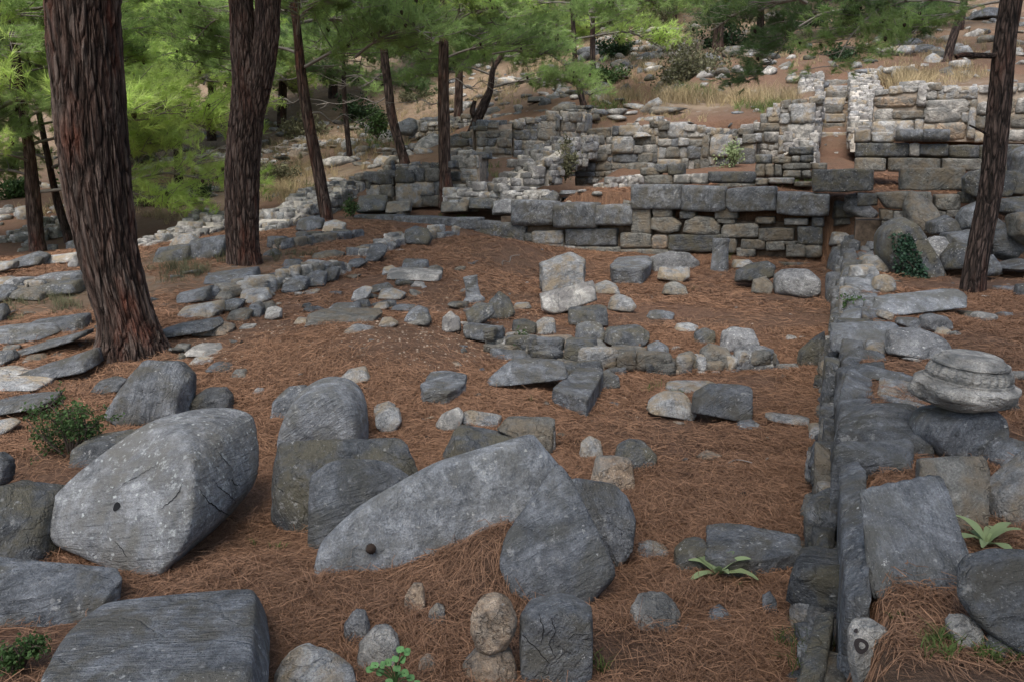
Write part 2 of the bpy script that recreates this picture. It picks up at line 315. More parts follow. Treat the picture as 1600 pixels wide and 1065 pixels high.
def rock(name, mats, label, pts, sub, p=16, rough=.035, cuts=3, seed=None, cat=None, group=None, layer=.3):
    seed = seed if seed is not None else sum(map(ord, label)) * 7 + len(label)
    if rough > .018: p = p * 2.6; rough = rough * 1.6; cuts = max(1, cuts - 1)
    v, f = hull_rock(pts, sub, p, rough, seed, cuts, layer); lo, hi = v.min(0), v.max(0); piv = np.array([(lo[0] + hi[0]) / 2, (lo[1] + hi[1]) / 2, lo[2]])
    o = obj(name, mesh_np(name, v - piv, f, [mats]), piv); return tag(o, label, cat or name.replace('_', ' ').split()[-1], group)
def PL(s): return [tuple(map(float, a.split(','))) for a in s.split()]
def subl(w):
    return 6 if w > 200 else 5 if w > 70 else 4 if w > 24 else 3
def simplify(pl, tol):
    n = len(pl); w_ = max(a for a, b in pl) - min(a for a, b in pl); pl = list(pl)
    while len(pl) > 4:
        ar = []
        for i in range(len(pl)):
            (x0, y0), (x1, y1), (x2, y2) = pl[i - 1], pl[i], pl[(i + 1) % len(pl)]; ar.append(abs((x1 - x0) * (y2 - y0) - (x2 - x0) * (y1 - y0)) / (math.hypot(x2 - x0, y2 - y0) + 1e-6))
        k = int(np.argmin(ar))
        if ar[k] > tol * w_: break
        pl.pop(k)
    return pl
def F(mats, label, poly, d=.6, lean=.25, inset=.9, name='boulder', p=20, rough=.035, cuts=3, back=.8, group=None, cat=None, base=None, Y=None, side=0, sub=None, layer=.3, up=0, tf=.45):
    """a stone seen in outline: its silhouette at mid-thickness, a front and a back face inset; d = depth / width"""
    pl = PL(poly) if isinstance(poly, str) else poly
    if len(pl) == 2:                      # a box: rounded rectangle
        (x0, y0), (x1, y1) = pl; a, b = (x1 - x0), (y1 - y0); rr = random.Random(int(x0 * 7 + y0 * 3)); j = lambda k: rr.uniform(0, k)
        pl = [(x0, y1 - j(.15) * b), (x0 + j(.1) * a, y0 + (.12 + j(.28)) * b), (x0 + (.1 + j(.2)) * a, y0 + j(.1) * b), (x1 - (.08 + j(.25)) * a, y0 + j(.16) * b), (x1 - j(.06) * a, y0 + (.2 + j(.3)) * b), (x1, y1 - j(.2) * b), (x1 - .12 * a, y1), (x0 + .1 * a, y1)]
    if tf < 1:
        pl = simplify(pl, .05 if name == 'boulder' else .1); mx, my = np.mean([a for a, b in pl]), max(b for a, b in pl); pl = [(mx + (a - mx) * 1.05, my + (b - my) * 1.04) for a, b in pl]
    X = [a for a, b in pl]; Ys = [b for a, b in pl]; yb = max(Ys) if base is None else base; xb = np.mean([a for a, b in pl if b > yb - 6]) if base is None else np.mean(X)
    Y0 = Y if Y else hit(xb, yb)[1]
    if up: Y0 = at_z(xb, yb, up)[1]
    wpx = max(X) - min(X); D = d * wpx * Y0 / FPX; Ym = Y0 + .22 * D
    M = np.array([at_Y(a, b, Ym + lean * (yb - b) * Y0 / FPX + side * (a - min(X)) * Y0 / FPX) for a, b in pl]); c = M.mean(0)
    fr = c + (M - c) * inset; fr[:, 1] -= D * .5
    if tf < 1:
        rr = random.Random(int(X[0] * 13 + Ys[0] * 5)); t_ = tf * rr.uniform(.75, 1.35); zt = M[:, 2].max() - c[2]; sl = rr.uniform(-.3, .3); up_ = fr[:, 2] > c[2] - .1 * zt
        fr[:, 2] = np.where(up_, c[2] + (fr[:, 2] - c[2]) * t_ + sl * (fr[:, 0] - c[0]) * t_ * .5, fr[:, 2]); fr[:, 1] -= np.where(up_, 0, .12 * D)
    bk = c + (M - c) * back; bk[:, 1] += D * .55
    low = M[M[:, 2] < M[:, 2].min() + .3 * (np.ptp(M[:, 2]))].copy(); low[:, 2] -= .06 * np.ptp(M[:, 2]) + .01
    return rock(name, mats, label, np.concatenate([M, fr, bk, low]), sub or subl(wpx), p, rough, cuts, None, cat, group, layer)
def S(mats, label, top, base, name='stone_block', p=22, rough=.022, cuts=2, flare=1.04, group=None, cat=None, tilt=0, sub=None, layer=.25, sink=.05):
    """a block seen from above: outline of its top face, and the picture row where its nearest lower edge meets the ground"""
    pl = PL(top); k = max(range(len(pl)), key=lambda i: pl[i][1]); g = hit(pl[k][0], base)
    zt = at_Y(pl[k][0], pl[k][1], g[1])[2]
    T = []
    for a, b in pl:
        z = zt
        for _ in range(4): q_ = at_z(a, b, min(z, EYE - .03)); z = zt + tilt * (q_[1] - g[1])
        T.append(q_)
    T = np.array(T); c = T.mean(0); B = c + (T - c) * flare; B[:, 2] = np.minimum(ground(B[:, 0], B[:, 1]), zt - .03) - sink
    wpx = max(a for a, b in pl) - min(a for a, b in pl)
    return rock(name, mats, label, np.concatenate([T, B]), sub or subl(wpx), p, rough, cuts, None, cat, group, layer)

# ------------------------------------------------------------------ the ground sheet
def blob(p3, px, py, z, rx, ry=None, Y=None):
    c = at_Y(px, py, Y) if Y else at_z(px, py, z); ry = ry or rx
    return np.exp(-((p3[:, 0] - c[0]) / rx) ** 2 - ((p3[:, 1] - c[1]) / ry) ** 2)
V = np.stack([GX.ravel(), GY.ravel(), GZ.ravel()], 1)
gravel = blob(V, 600, 545, .2, 1.3, .9) + blob(V, 640, 480, .3, 1.6, 1.2) * .7 + blob(V, 420, 540, .2, 1, .5) * .6 + blob(V, 720, 550, .2, .6, .4)
dry = blob(V, 1100, 155, 0, 4, 2.2, 22) + blob(V, 460, 290, 0, 4, 3, 24) + blob(V, 1420, 120, 0, 3, 2, 22) + blob(V, 280, 430, 0, 1.5, 1.5, 11) * .6 + .5 * blob(V, 100, 470, 0, 2, 1.5, 9.5) + .75 * sstep(22, 40, V[:, 1])
ny, nx = GX.shape; ii = (np.arange(ny - 1)[:, None] * nx + np.arange(nx - 1)[None]).ravel()
gf = np.stack([ii, ii + 1, ii + 1 + nx, ii + nx], 1)
tag(obj('ground', mesh_np('ground', V, gf, ['ground'], attrs={'gravel': np.clip(gravel, 0, 1), 'dry': np.clip(dry, 0, 1)})), kind='structure')

# ------------------------------------------------------------------ loose stones, near
#F('B', 'huge fallen column drum tipped on edge, its flat round face with a dark dowel hole turned to the front left', '65,828 78,778 150,712 228,660 290,640 350,634 395,643 408,700 405,745 370,795 300,868 240,910 195,900 130,868 78,850', name='spare') if False else None
def pts3(spec, Y0): return np.array([at_Y(a, b, Y0 + d) for a, b, d in spec])
Y0 = hit(240, 905)[1]
face = [(64, 828, .33), (76, 780, .42), (112, 742, .48), (158, 706, .54), (200, 682, .58), (240, 668, .56), (272, 672, .47), (292, 700, .33), (301, 745, .18), (300, 800, .06), (286, 858, -.02), (242, 911, 0), (200, 903, .08), (140, 872, .18), (82, 852, .28)]
backf = [(232, 655, .75), (300, 638, 1.0), (360, 633, 1.1), (398, 645, 1.05), (409, 695, .93), (405, 748, .8), (372, 795, .66), (330, 835, .5)]
drum = rock('column_drum', 'S1', 'largest fallen column drum, tipped up, a round dark hole in its flat spotted face', pts3(face + backf, Y0), 6, 26, .014, 0, cat='column drum', layer=.5)
F0 = pts3([(183, 791, .34), (76, 780, .42), (301, 745, .18), (200, 903, .08)], Y0)
nrm = np.cross(F0[2] - F0[1], F0[3] - F0[1]); nrm /= np.linalg.norm(nrm); nrm *= -np.sign(nrm[1])
def disc(name, parent, cpix, nrm, rad, mat, deps):
    # find the surface along the ray, set a short dark plug there
    r = ray(*cpix); dg = Vector(r).normalized(); o = parent; me = o.data
    from mathutils.bvhtree import BVHTree
    bv = BVHTree.FromPolygons([v.co + o.location for v in me.vertices], [p_.vertices[:] for p_ in me.polygons]); h, nn, _, _ = bv.ray_cast(Vector(ORG), dg)
    if h is None: return
    n = nn.normalized(); a = n.orthogonal().normalized(); b2 = n.cross(a); k = 24; vs = [h + n * .001 - o.location]
    for i in range(k): t = 2 * math.pi * i / k; vs.append(h + n * deps + (a * math.cos(t) + b2 * math.sin(t)) * rad * (1 + .06 * math.sin(3 * t + cpix[0])) - o.location)
    fs = [(0, 1 + i, 1 + (i + 1) % k) for i in range(k)]
    return obj(name, mesh_np(name, [tuple(v) for v in vs], fs, [mat]), (0, 0, 0), parent)
disc('dowel_hole', drum, (183, 791), nrm, .021, 'hole', .003)  # dark disc on the face paints the shade inside the hole, without depth
def crack(parent, poly, wd):
    from mathutils.bvhtree import BVHTree
    o = parent; bv = BVHTree.FromPolygons([v.co + o.location for v in o.data.vertices], [p_.vertices[:] for p_ in o.data.polygons]); hp = []
    pl = PL(poly); dense = []
    for i in range(len(pl) - 1):
        for k in range(7): t = k / 7; dense.append((pl[i][0] * (1 - t) + pl[i + 1][0] * t + random.uniform(-1, 1), pl[i][1] * (1 - t) + pl[i + 1][1] * t + random.uniform(-1.2, 1.2)))
    for a, b in dense:
        h, n, _, _ = bv.ray_cast(Vector(ORG), Vector(ray(a, b)).normalized())
        if h: hp.append((h, n))
    vs = []; fs = []
    for i, (h, n) in enumerate(hp):
        d = (hp[min(i + 1, len(hp) - 1)][0] - hp[max(i - 1, 0)][0]).normalized(); s = n.cross(d).normalized(); ww = wd * math.sin(math.pi * (i + .3) / (len(hp))) * random.uniform(.5, 1.1) + .0006
        vs += [tuple(h + n * .003 + s * ww - o.location), tuple(h + n * .003 - s * ww - o.location)]
        if i: fs.append((2 * i - 2, 2 * i - 1, 2 * i + 1, 2 * i))
    if fs: obj('crack', mesh_np('crack', vs, fs, ['hole']), (0, 0, 0), parent)
random.seed(3)
crack(drum, '311,763 323,782 338,793 350,801 364,804', .0035); crack(drum, '331,747 343,762 356,772 367,783', .0026); crack(drum, '340,705 352,720 365,734', .003); crack(drum, '358,745 366,755 376,759', .003); crack(drum, '286,752 280,770 268,783 250,796', .0022)
crack(drum, '183,765 200,752 225,738 252,722', .0009); crack(drum, '180,845 192,858 200,872', .0015)
F('B', 'large upright grey block standing behind the biggest column drum', '180,642 186,618 202,592 226,567 274,568 298,590 304,612 300,640 262,655 205,656', .7, .15, .86)
F('K', 'small rounded grey stone sunk in needles right behind the biggest column drum', '304,645 306,620 325,606 350,608 362,622 364,645', .7, .1)
F('K', 'dark low stone half hidden behind the left shoulder of the biggest drum', '124,722 128,688 165,678 215,676 240,690 200,722', .6, .2)
d2 = F('S', 'smooth fluted column drum lying on its side above the square block', '434,700 433,672 446,640 462,612 492,592 535,592 562,608 579,640 582,668 580,700', .8, .12, .84, 'column_drum', 12, .01, 0, cat='column drum', base=706, tf=1)
F('B', 'small grey lump against the left end of the lying column drum', '427,650 430,625 450,606 478,604 480,650', .8, .2, name='boulder')
F('K', 'lichen-spotted grey block with broken left side next to the tall smooth-faced block', '426,800 428,730 440,697 475,688 522,687 600,690 622,692 640,715 652,750 600,830 520,848 465,842', .42, .2, .8, 'stone_block', 12, .04, Y=3.75)
Yb = 3.32
rock('stone_block', 'S', 'tall smooth-faced grey block standing upright left of the long leaning slab', pts3([(480, 895, .08), (480, 790, .12), (484, 745, .2), (494, 765, .1), (497, 893, -.02), (512, 722, .2), (535, 716, .42), (600, 719, .5), (622, 730, .5), (648, 752, .45), (640, 790, .3), (620, 860, .12), (600, 893, .05), (630, 770, .7), (500, 740, .6)], Yb), 6, 30, .015, 0, cat='block')
F('K', 'grey block showing above the long leaning slab on its far side', '688,730 695,695 712,672 745,671 805,677 830,692 830,735', .6, .2, .85, 'stone_block', Y=4.6)
slab1 = F('S2', 'longest leaning grey slab at front centre, its foot under a heap of needles and a pine cone on it', '490,895 501,846 562,788 680,722 830,677 856,716 890,748 850,815 780,860 650,893', .16, .45, .96, 'stone_slab', 40, .007, 0, tf=1, Y=3.08, side=.3)
slab2 = F('S', 'pointed five-sided grey slab leaning at front centre beside the needle heap', '780,880 790,835 872,720 890,742 938,838 960,888 904,948 866,950 800,922', .16, .6, .97, 'stone_slab', 44, .006, 0, tf=1, Y=2.9, side=.12)
F('B', 'rounded dark grey boulder standing behind the five-sided slab', '880,830 880,770 893,752 940,755 962,764 980,784 990,815 985,850 966,874 930,880', .6, .2, name='boulder')
Yb = 2.0
rock('stone_block', 'B', 'big grey block with pale lichen dots at the bottom left edge of the view', pts3([(60, 1068, 0), (80, 1020, .16), (105, 985, .3), (168, 941, .5), (280, 927, .56), (397, 921, .56), (393, 985, .25), (388, 1050, -.02), (384, 1130, -.1), (50, 1160, -.12), (412, 950, .75), (423, 992, .5), (420, 1060, .2), (405, 1140, .1), (380, 935, .9), (180, 950, .9)], Yb), 6, 30, .017, 0, cat='block')
F('B', 'long pale-edged block at the left edge behind the bottom left block', '-60,960 -60,882 0,877 90,888 182,906 188,925 176,965 100,985 0,975', .35, .3, .92, 'stone_block', 20, .025)
F('K', 'dark grey boulder at the left edge touching the biggest drum', '-60,865 -50,790 0,762 50,766 85,772 78,830 95,868 20,876', .7, .3, name='boulder', base=872)
F('B', 'small dark stone cut by the left edge level with the green shrub', '-25,762 -20,712 5,706 15,725 14,750', .9, .2)
F('L', 'pale grey stone poking up at the bottom edge right of the bottom left block', '425,1110 432,1052 452,1024 475,1013 510,1026 552,1052 560,1110', .5, .3, .8, name='boulder', Y=2.3)
F('T', 'knobbly round tan boulder at the bottom, perched on a tan stone', '733,990 735,955 750,935 776,929 800,938 810,962 806,990 790,1008 764,1018 742,1008', .8, .1, .75, 'boulder', 9, .05, 5, Y=2.72, up=.13, tf=1)
F('T', 'flat-topped tan stone carrying the knobbly round tan boulder', '722,1082 725,1040 745,1020 775,1016 800,1022 808,1045 806,1080 740,1090', .7, .2, .8, 'boulder', 12, .03, Y=2.4)
cub = F('B', 'cracked grey cube-shaped block at the bottom centre beside the tan boulder', '813,1050 812,962 822,948 860,942 868,935 895,936 922,948 926,985 924,1040 900,1056 850,1062', .75, .2, .92, 'stone_block', 24, .022, 1, tf=1)
random.seed(5)
crack(cub, '842,958 850,985 845,1005', .0012); crack(cub, '862,965 868,985 858,1005 870,1030', .0011); crack(cub, '815,990 838,1012 862,1040', .0011); crack(cub, '920,990 896,990 885,1000', .0009)
F('U', 'buff lichen-crusted stone beside the heart-leaved seedling at the bottom', '558,1050 562,1005 582,985 608,986 622,1004 628,1050', .7, .3)
F('C', 'crusty round grey stone left of the buff stone near the bottom', '540,1003 538,975 552,956 570,957 577,980 574,1003', .8, .2)
F('T', 'pale buff stone half buried in the needles below the long slab', '632,955 633,930 645,912 660,914 665,940 662,957', .8, .3)
F('L', 'little grey stone just right of the half buried buff stone', '668,975 670,955 682,944 694,950 696,975', .8, .3)
F('T', 'small brown stone sunk in needles at the bottom below the long slab', '652,1056 655,1032 668,1024 680,1034 684,1056', .8, .3)
F('L', 'thin pale blue slab edge at the very bottom left of the tan stones', '660,1120 690,1068 740,1056 790,1060 800,1120', .5, .4, name='stone_slab', Y=2.4)
F('U', 'rough yellowish stone lying alone in the needles right of the cracked cube', '984,972 983,948 1000,936 1030,938 1044,933 1060,950 1064,982 1035,984 1000,980', .7, .4, .75, 'boulder', 9, .06, 5)
S('B', 'flat dark grey slab beside the pale green rosette plant', '1105,817 1140,815 1146,822 1250,834 1251,862 1205,872 1150,877 1104,866', 908, 'stone_slab', 20, .03, 1, .96)
F('K', 'dark stone touching the left end of the slab by the rosette plant', '1053,888 1056,862 1075,846 1102,846 1108,880 1090,890', .8, .3)
F('L', 'flat pale stone in the needles left of the slab by the rosette plant', '994,868 998,855 1018,850 1040,855 1048,866 1025,872', .8, .5)
F('B', 'small bluish stone sunk in needles below the rosette plant', '1103,974 1112,957 1128,949 1143,960 1146,975', .8, .5)
F('B', 'thin dark stone barely showing in the needles near the court wall', '1192,955 1192,932 1204,924 1213,938 1214,958', .8, .5)
F('T', 'stone block with tan broken top and grey sides behind the dark boulder', '924,755 923,728 932,716 960,714 986,718 994,738 990,758 960,766', .8, .25, .88, 'stone_block', 20)
F('K', 'dark grey boulder just beyond the tan-topped block', '960,722 965,700 985,688 1008,692 1024,712 1020,728 975,728', .7, .3)
F('L', 'small grey stone with a dead twig on it beyond the dark round boulder', '905,712 908,692 922,682 938,690 942,714', .7, .3)
F('G', 'flat-topped brownish block with crumbling right end above the long slab', '778,672 792,656 840,652 866,656 870,690 862,706 830,698', .5, .3, .85, 'stone_block', 14, .04)
F('L', 'long thin grey stone lying right of a tan-grey one above the hidden block', '720,658 724,642 745,640 782,650 780,665 745,666', .5, .5, .8, 'stone_block')
F('U', 'wedge of tan-grey stone touching the long thin grey one', '682,662 690,648 716,637 724,645 718,668 695,670', .7, .3)
F('L', 'round grey stone in front of a similar one right of the lying drum', '590,660 588,645 602,636 622,640 628,656 620,670 600,670', .9, .2)
F('L', 'pale round stone behind another one right of the lying drum', '585,648 586,634 605,628 618,634 612,650', .8, .2)
S('B', 'square tilted grey block with chipped edges above the lying drum', '658,600 674,580 702,577 730,581 728,597 700,612 660,612', 632, 'stone_block', 16, .05, 3)
F('K', 'dark block with a mossy face in the buried row above the lying drum', '573,603 575,578 600,573 628,573 630,605', .5, .2, .9, 'stone_block', Y=7.05)
F('G', 'brown-grey rounded block at the right end of the buried row', '620,606 628,582 642,571 672,570 680,578 660,606', .6, .2, .85, 'stone_block', Y=7.0)
F('L', 'pale sloping stone at the left end of the buried row', '528,594 545,578 570,573 578,590 560,596', .6, .4)
F('B', 'curved grey slab with a sharp left tip above the square-ended block', '758,600 775,580 800,561 830,557 862,560 880,566 886,586 850,590 800,596', .42, .45, .86, 'stone_slab', 16, .03)
F('K', 'grey slab continuing right of the curved slab', '868,592 872,570 900,562 940,564 942,590', .5, .3, .86, 'stone_slab')
S('B', 'long square-ended grey block pointing towards the viewer at mid court', '864,606 880,592 902,574 940,574 942,580 932,600 918,622', 652, 'stone_block', 24, .022, 1, 1.0)
F('B', 'small stone behind the square-ended block at its right', '932,606 936,585 950,577 966,588 968,602', .7, .3)
F('L', 'pale angular stone leaning on the rounded grey block in mid court', '1012,640 1016,626 1040,613 1070,615 1085,640 1078,652 1050,648 1020,645', .6, .4)
F('B', 'big rounded grey block with striped top in mid court', '1082,640 1086,618 1110,602 1150,598 1172,606 1178,640 1170,656 1130,658 1095,648', .6, .35, .85, 'stone_block', 12, .03)
F('L', 'thin pale slab behind the pale angular stone in mid court', '1040,608 1045,599 1075,597 1120,600 1115,610', .6, .6, name='stone_slab')
F('B', 'small flat stone just right of the striped rounded block', '1150,668 1155,657 1175,655 1188,664', .7, .6)
F('L', 'pale straight slab piece lying near the court wall in mid court', '1196,652 1198,645 1225,648 1262,653 1260,664 1220,662', .4, .5, .85, 'stone_slab')
F('K', 'dark pointed slab leaning against the court wall', '1245,570 1250,548 1270,528 1288,518 1288,545 1275,572 1262,574', .5, .1, .85, 'stone_slab', 14, .03)
F('W', 'tiny white stone chip on the needles near the court wall', '1228,530 1232,524 1242,525 1245,530', .9, .4)
F('U', 'square stone with a rough tan corner left of the tan-grey wedge pile', '838,700 842,672 858,660 868,672 868,704', .7, .2, .85, 'stone_block', 14, .05)
# short cross wall remnant in the court: separate rough stones
G1 = 'rough stones of the collapsed cross wall'
for k, (b, l, m) in enumerate([
 ('732,505 728,488 745,474 768,476 772,490 755,500 748,508', 'curved dark stone at the left end of the collapsed cross wall', 'K'),
 ('760,497 764,472 780,456 795,466 805,486 795,498', 'pyramid-shaped dark stone above the curved stone of the cross wall', 'K'),
 ('724,522 726,506 760,508 788,514 785,534 750,528', 'broad grey stone below the curved one at the cross wall end', 'B'),
 ('800,515 802,501 820,499 838,506 836,520', 'dark oval stone between the broad stone and the crusty light one', 'K'),
 ('838,522 838,504 850,496 866,498 868,520', 'crusty light stone in the upper row of the cross wall', 'L'),
 ('888,504 890,482 908,476 946,478 953,495 948,506', 'topmost dark block of the cross wall, lying flat', 'K'),
 ('898,530 902,508 920,502 938,506 946,520 940,532', 'dark wedge stone directly under the topmost block', 'K'),
 ('945,532 948,514 965,509 1000,510 1013,520 1005,534 975,542', 'mottled dark oval stone right of the dark wedge stone', 'K'),
 ('896,558 897,536 912,529 938,532 953,548 948,562', 'rounded brown-grey stone under the dark wedge stone', 'G'),
 ('950,562 956,542 985,539 1008,544 1010,562', 'brown-grey oval stone under the mottled dark oval', 'G'),
 ('1010,556 1012,540 1028,533 1044,542 1042,558', 'small grey stone between the brown oval and the right heap', 'B'),
 ('1010,570 1012,558 1030,557 1034,570', 'little stone under the small grey one of the cross wall', 'G'),
 ('1084,536 1086,520 1102,513 1116,518 1114,536', 'dark lump at the top left of the right heap of the cross wall', 'K'),
 ('1126,545 1130,520 1150,512 1176,516 1182,535 1160,548', 'large speckled stone on top of the right heap', 'C'),
 ('1092,572 1096,548 1112,538 1135,545 1146,562 1142,574', 'wide grey stone at the foot of the right heap', 'G'),
 ('1146,572 1150,550 1175,539 1205,545 1212,565 1205,577', 'lichen-grey stone at the right end of the cross wall', 'C'),
 ('1058,574 1060,555 1080,549 1092,560 1090,576', 'olive stone left of the wide grey stone of the right heap', 'G'),
 ('1084,578 1088,566 1104,563 1112,576', 'small stone at the foot of the right heap', 'G'),
 ('838,543 838,528 860,523 892,524 892,542', 'flat reddish stone under the crusty light one', 'T'),
 ('788,538 790,522 815,517 832,528 830,542', 'light grey stone behind the small green plant of the cross wall', 'L'),
 ('766,558 768,542 790,538 820,541 832,555 815,562', 'long low grey stone at the foot of the cross wall left part', 'B'),
 ('834,560 836,546 860,541 866,556', 'dark stone right of the long low one at the cross wall foot', 'K'),
 ('868,572 872,560 905,563 912,573', 'thin flat stone at the foot of the cross wall', 'G'),
 ('940,572 945,563 966,564 970,572', 'small flat stone under the two brown-grey stones', 'G')]):
    F(m, l, b, .75, .12, .9, 'rubble_stone', 20, .035, 3, group=G1, cat='stone')
# mid court
F('L', 'big block with a smooth whitish top and a rough split front by the terrace wall', '845,458 844,412 862,400 892,397 912,408 918,428 912,445 880,452', .9, .3, .9, 'stone_block', 18, .05)
F('W', 'long whitish block lying aslant in front of the split block', '848,482 845,460 880,450 925,440 933,452 930,470 900,480 865,490', .35, .3, .9, 'stone_block', 20, .02, 1)
S('B', 'squared dark grey block propped up before the terrace wall', '953,413 968,400 1018,398 1018,410 1006,418 957,418', 444, 'stone_block', 24, .02, 1, .95)
F('L', 'angular block with a pale top right of the propped dark block', '1028,434 1032,418 1060,414 1076,418 1074,432 1062,440 1040,440', .7, .3, .88, 'stone_block', 18, .02)
F('G', 'rounded mossy stone below the angular pale-topped block', '1035,458 1040,445 1055,440 1070,448 1074,462', .7, .3)
F('L', 'cluster-like crusty stone in front of the propped dark block', '926,458 930,445 948,438 962,444 968,458', .7, .3)
F('L', 'pale lichen stone with knobs lying in front of the crusty one', '950,482 955,466 968,459 985,466 993,478 985,486', .7, .3)
F('B', 'flat bluish stone lying alone in the middle of the court', '1010,496 1015,488 1035,485 1052,489 1048,498', .7, .5)
F('L', 'small flat pale stone right of the flat bluish one', '1054,514 1058,507 1080,505 1090,510 1080,518', .7, .5)
F('C', 'lichen-crusted long stone at the foot of the terrace wall', '1015,425 1018,402 1040,394 1075,396 1092,410 1090,430', .5, .2, .85, Y=13.4)
F('K', 'dark elongated stone tilted on a smaller one near the terrace wall', '1150,438 1152,424 1175,412 1198,409 1210,416 1206,432 1175,440', .5, .2, .8, Y=11.7)
F('G', 'small olive stone propping up the dark elongated one', '1175,456 1178,438 1195,433 1206,442 1202,460', .7, .2)
F('C', 'block completely spotted with white lichen near the court wall', '1212,456 1214,432 1228,422 1262,422 1276,434 1272,458 1250,464 1225,462', .8, .25, .88, 'stone_block', 14, .02)
S('K', 'dark angular block behind the white-spotted one', '1184,402 1188,388 1225,392 1262,400 1268,410 1230,412', 417, 'stone_block', 20, .03)
F('L', 'flat pale stone beside the short column stump', '1143,418 1148,406 1170,406 1180,416', .6, .4)
F('B', 'pyramid-shaped stone on the gravelly ground of the left court', '633,500 640,486 652,478 668,484 674,500 655,505', .8, .3)
F('W', 'angular whitish stone right of the pyramid-shaped one', '688,512 690,498 704,487 718,498 720,514 700,518', .8, .3)
S('B', 'wide flat slab with a notch on the slope above the flared column base', '655,398 668,382 700,378 722,386 760,385 757,398 740,411 700,408', 414, 'stone_slab', 18, .03, 1)
G2 = 'stones scattered on the left court slope'
for b, m, l in [
 ('608,432 612,420 650,420 690,424 688,436 640,436', 'U', 'whitish flat stone on the slope below the notched slab'),
 ('628,420 632,405 650,402 668,406 670,420', 'B', 'squared grey stone behind the whitish flat one'),
 ('598,430 600,418 612,415 624,424', 'L', 'round pale stone at the left tip of the whitish flat one'),
 ('668,428 670,417 682,414 692,420 690,430', 'G', 'little block at the right tip of the whitish flat one'),
 ('572,408 578,384 592,380 606,384 602,398 590,408', 'B', 'upright grey stone left of the notched slab'),
 ('543,416 548,406 565,403 574,410 560,418', 'B', 'low bluish stone left of the upright grey one'),
 ('632,380 634,360 650,354 668,358 676,370 670,382', 'K', 'dark mossy block in the dry grass above the notched slab'),
 ('606,376 608,364 628,362 632,376', 'G', 'greenish stone next to the dark mossy block'),
 ('678,368 682,360 694,359 694,368', 'W', 'small white stone right of the dark mossy block'),
 ('592,465 596,453 612,450 634,458 628,466', 'L', 'ribbed pale stone in the middle of the left court slope'),
 ('550,468 554,455 570,447 582,450 576,464 560,470', 'L', 'pale humped stone left of the ribbed pale one'),
 ('578,458 582,447 605,442 614,449 600,456', 'B', 'flat grey stone behind the ribbed pale one'),
 ('582,482 590,474 604,472 608,480 595,484', 'L', 'small flat pale stone below the ribbed one'),
 ('612,482 620,477 650,478 652,484', 'B', 'thin flat stone right of the small flat pale one'),
 ('550,482 555,470 575,468 580,480', 'K', 'grey stone left of the small flat pale one'),
 ('592,508 598,497 610,496 622,505 615,510', 'L', 'flat grey stone near the pyramid-shaped one'),
 ('642,447 648,440 662,441 664,448', 'W', 'tiny white flat stone on the bare slope'),
 ('800,482 806,474 826,473 830,480', 'L', 'pale flat stone above the pyramid-shaped cross wall stone'),
 ('487,500 488,486 520,483 560,484 596,488 592,500', 'G', 'long low weathered kerb stone lying on the left court slope'),
 ('514,488 518,476 535,470 560,474 566,485', 'B', 'grey stone resting behind the long low kerb stone'),
 ('460,505 466,496 480,498 484,506', 'L', 'small pale stone left of the long low kerb stone')]:
    F(m, l, b, .75, .35, .9, 'rubble_stone', 20, .035, 3, group=G2, cat='stone')
G3 = 'blocks of the low walls right of the biggest pine'
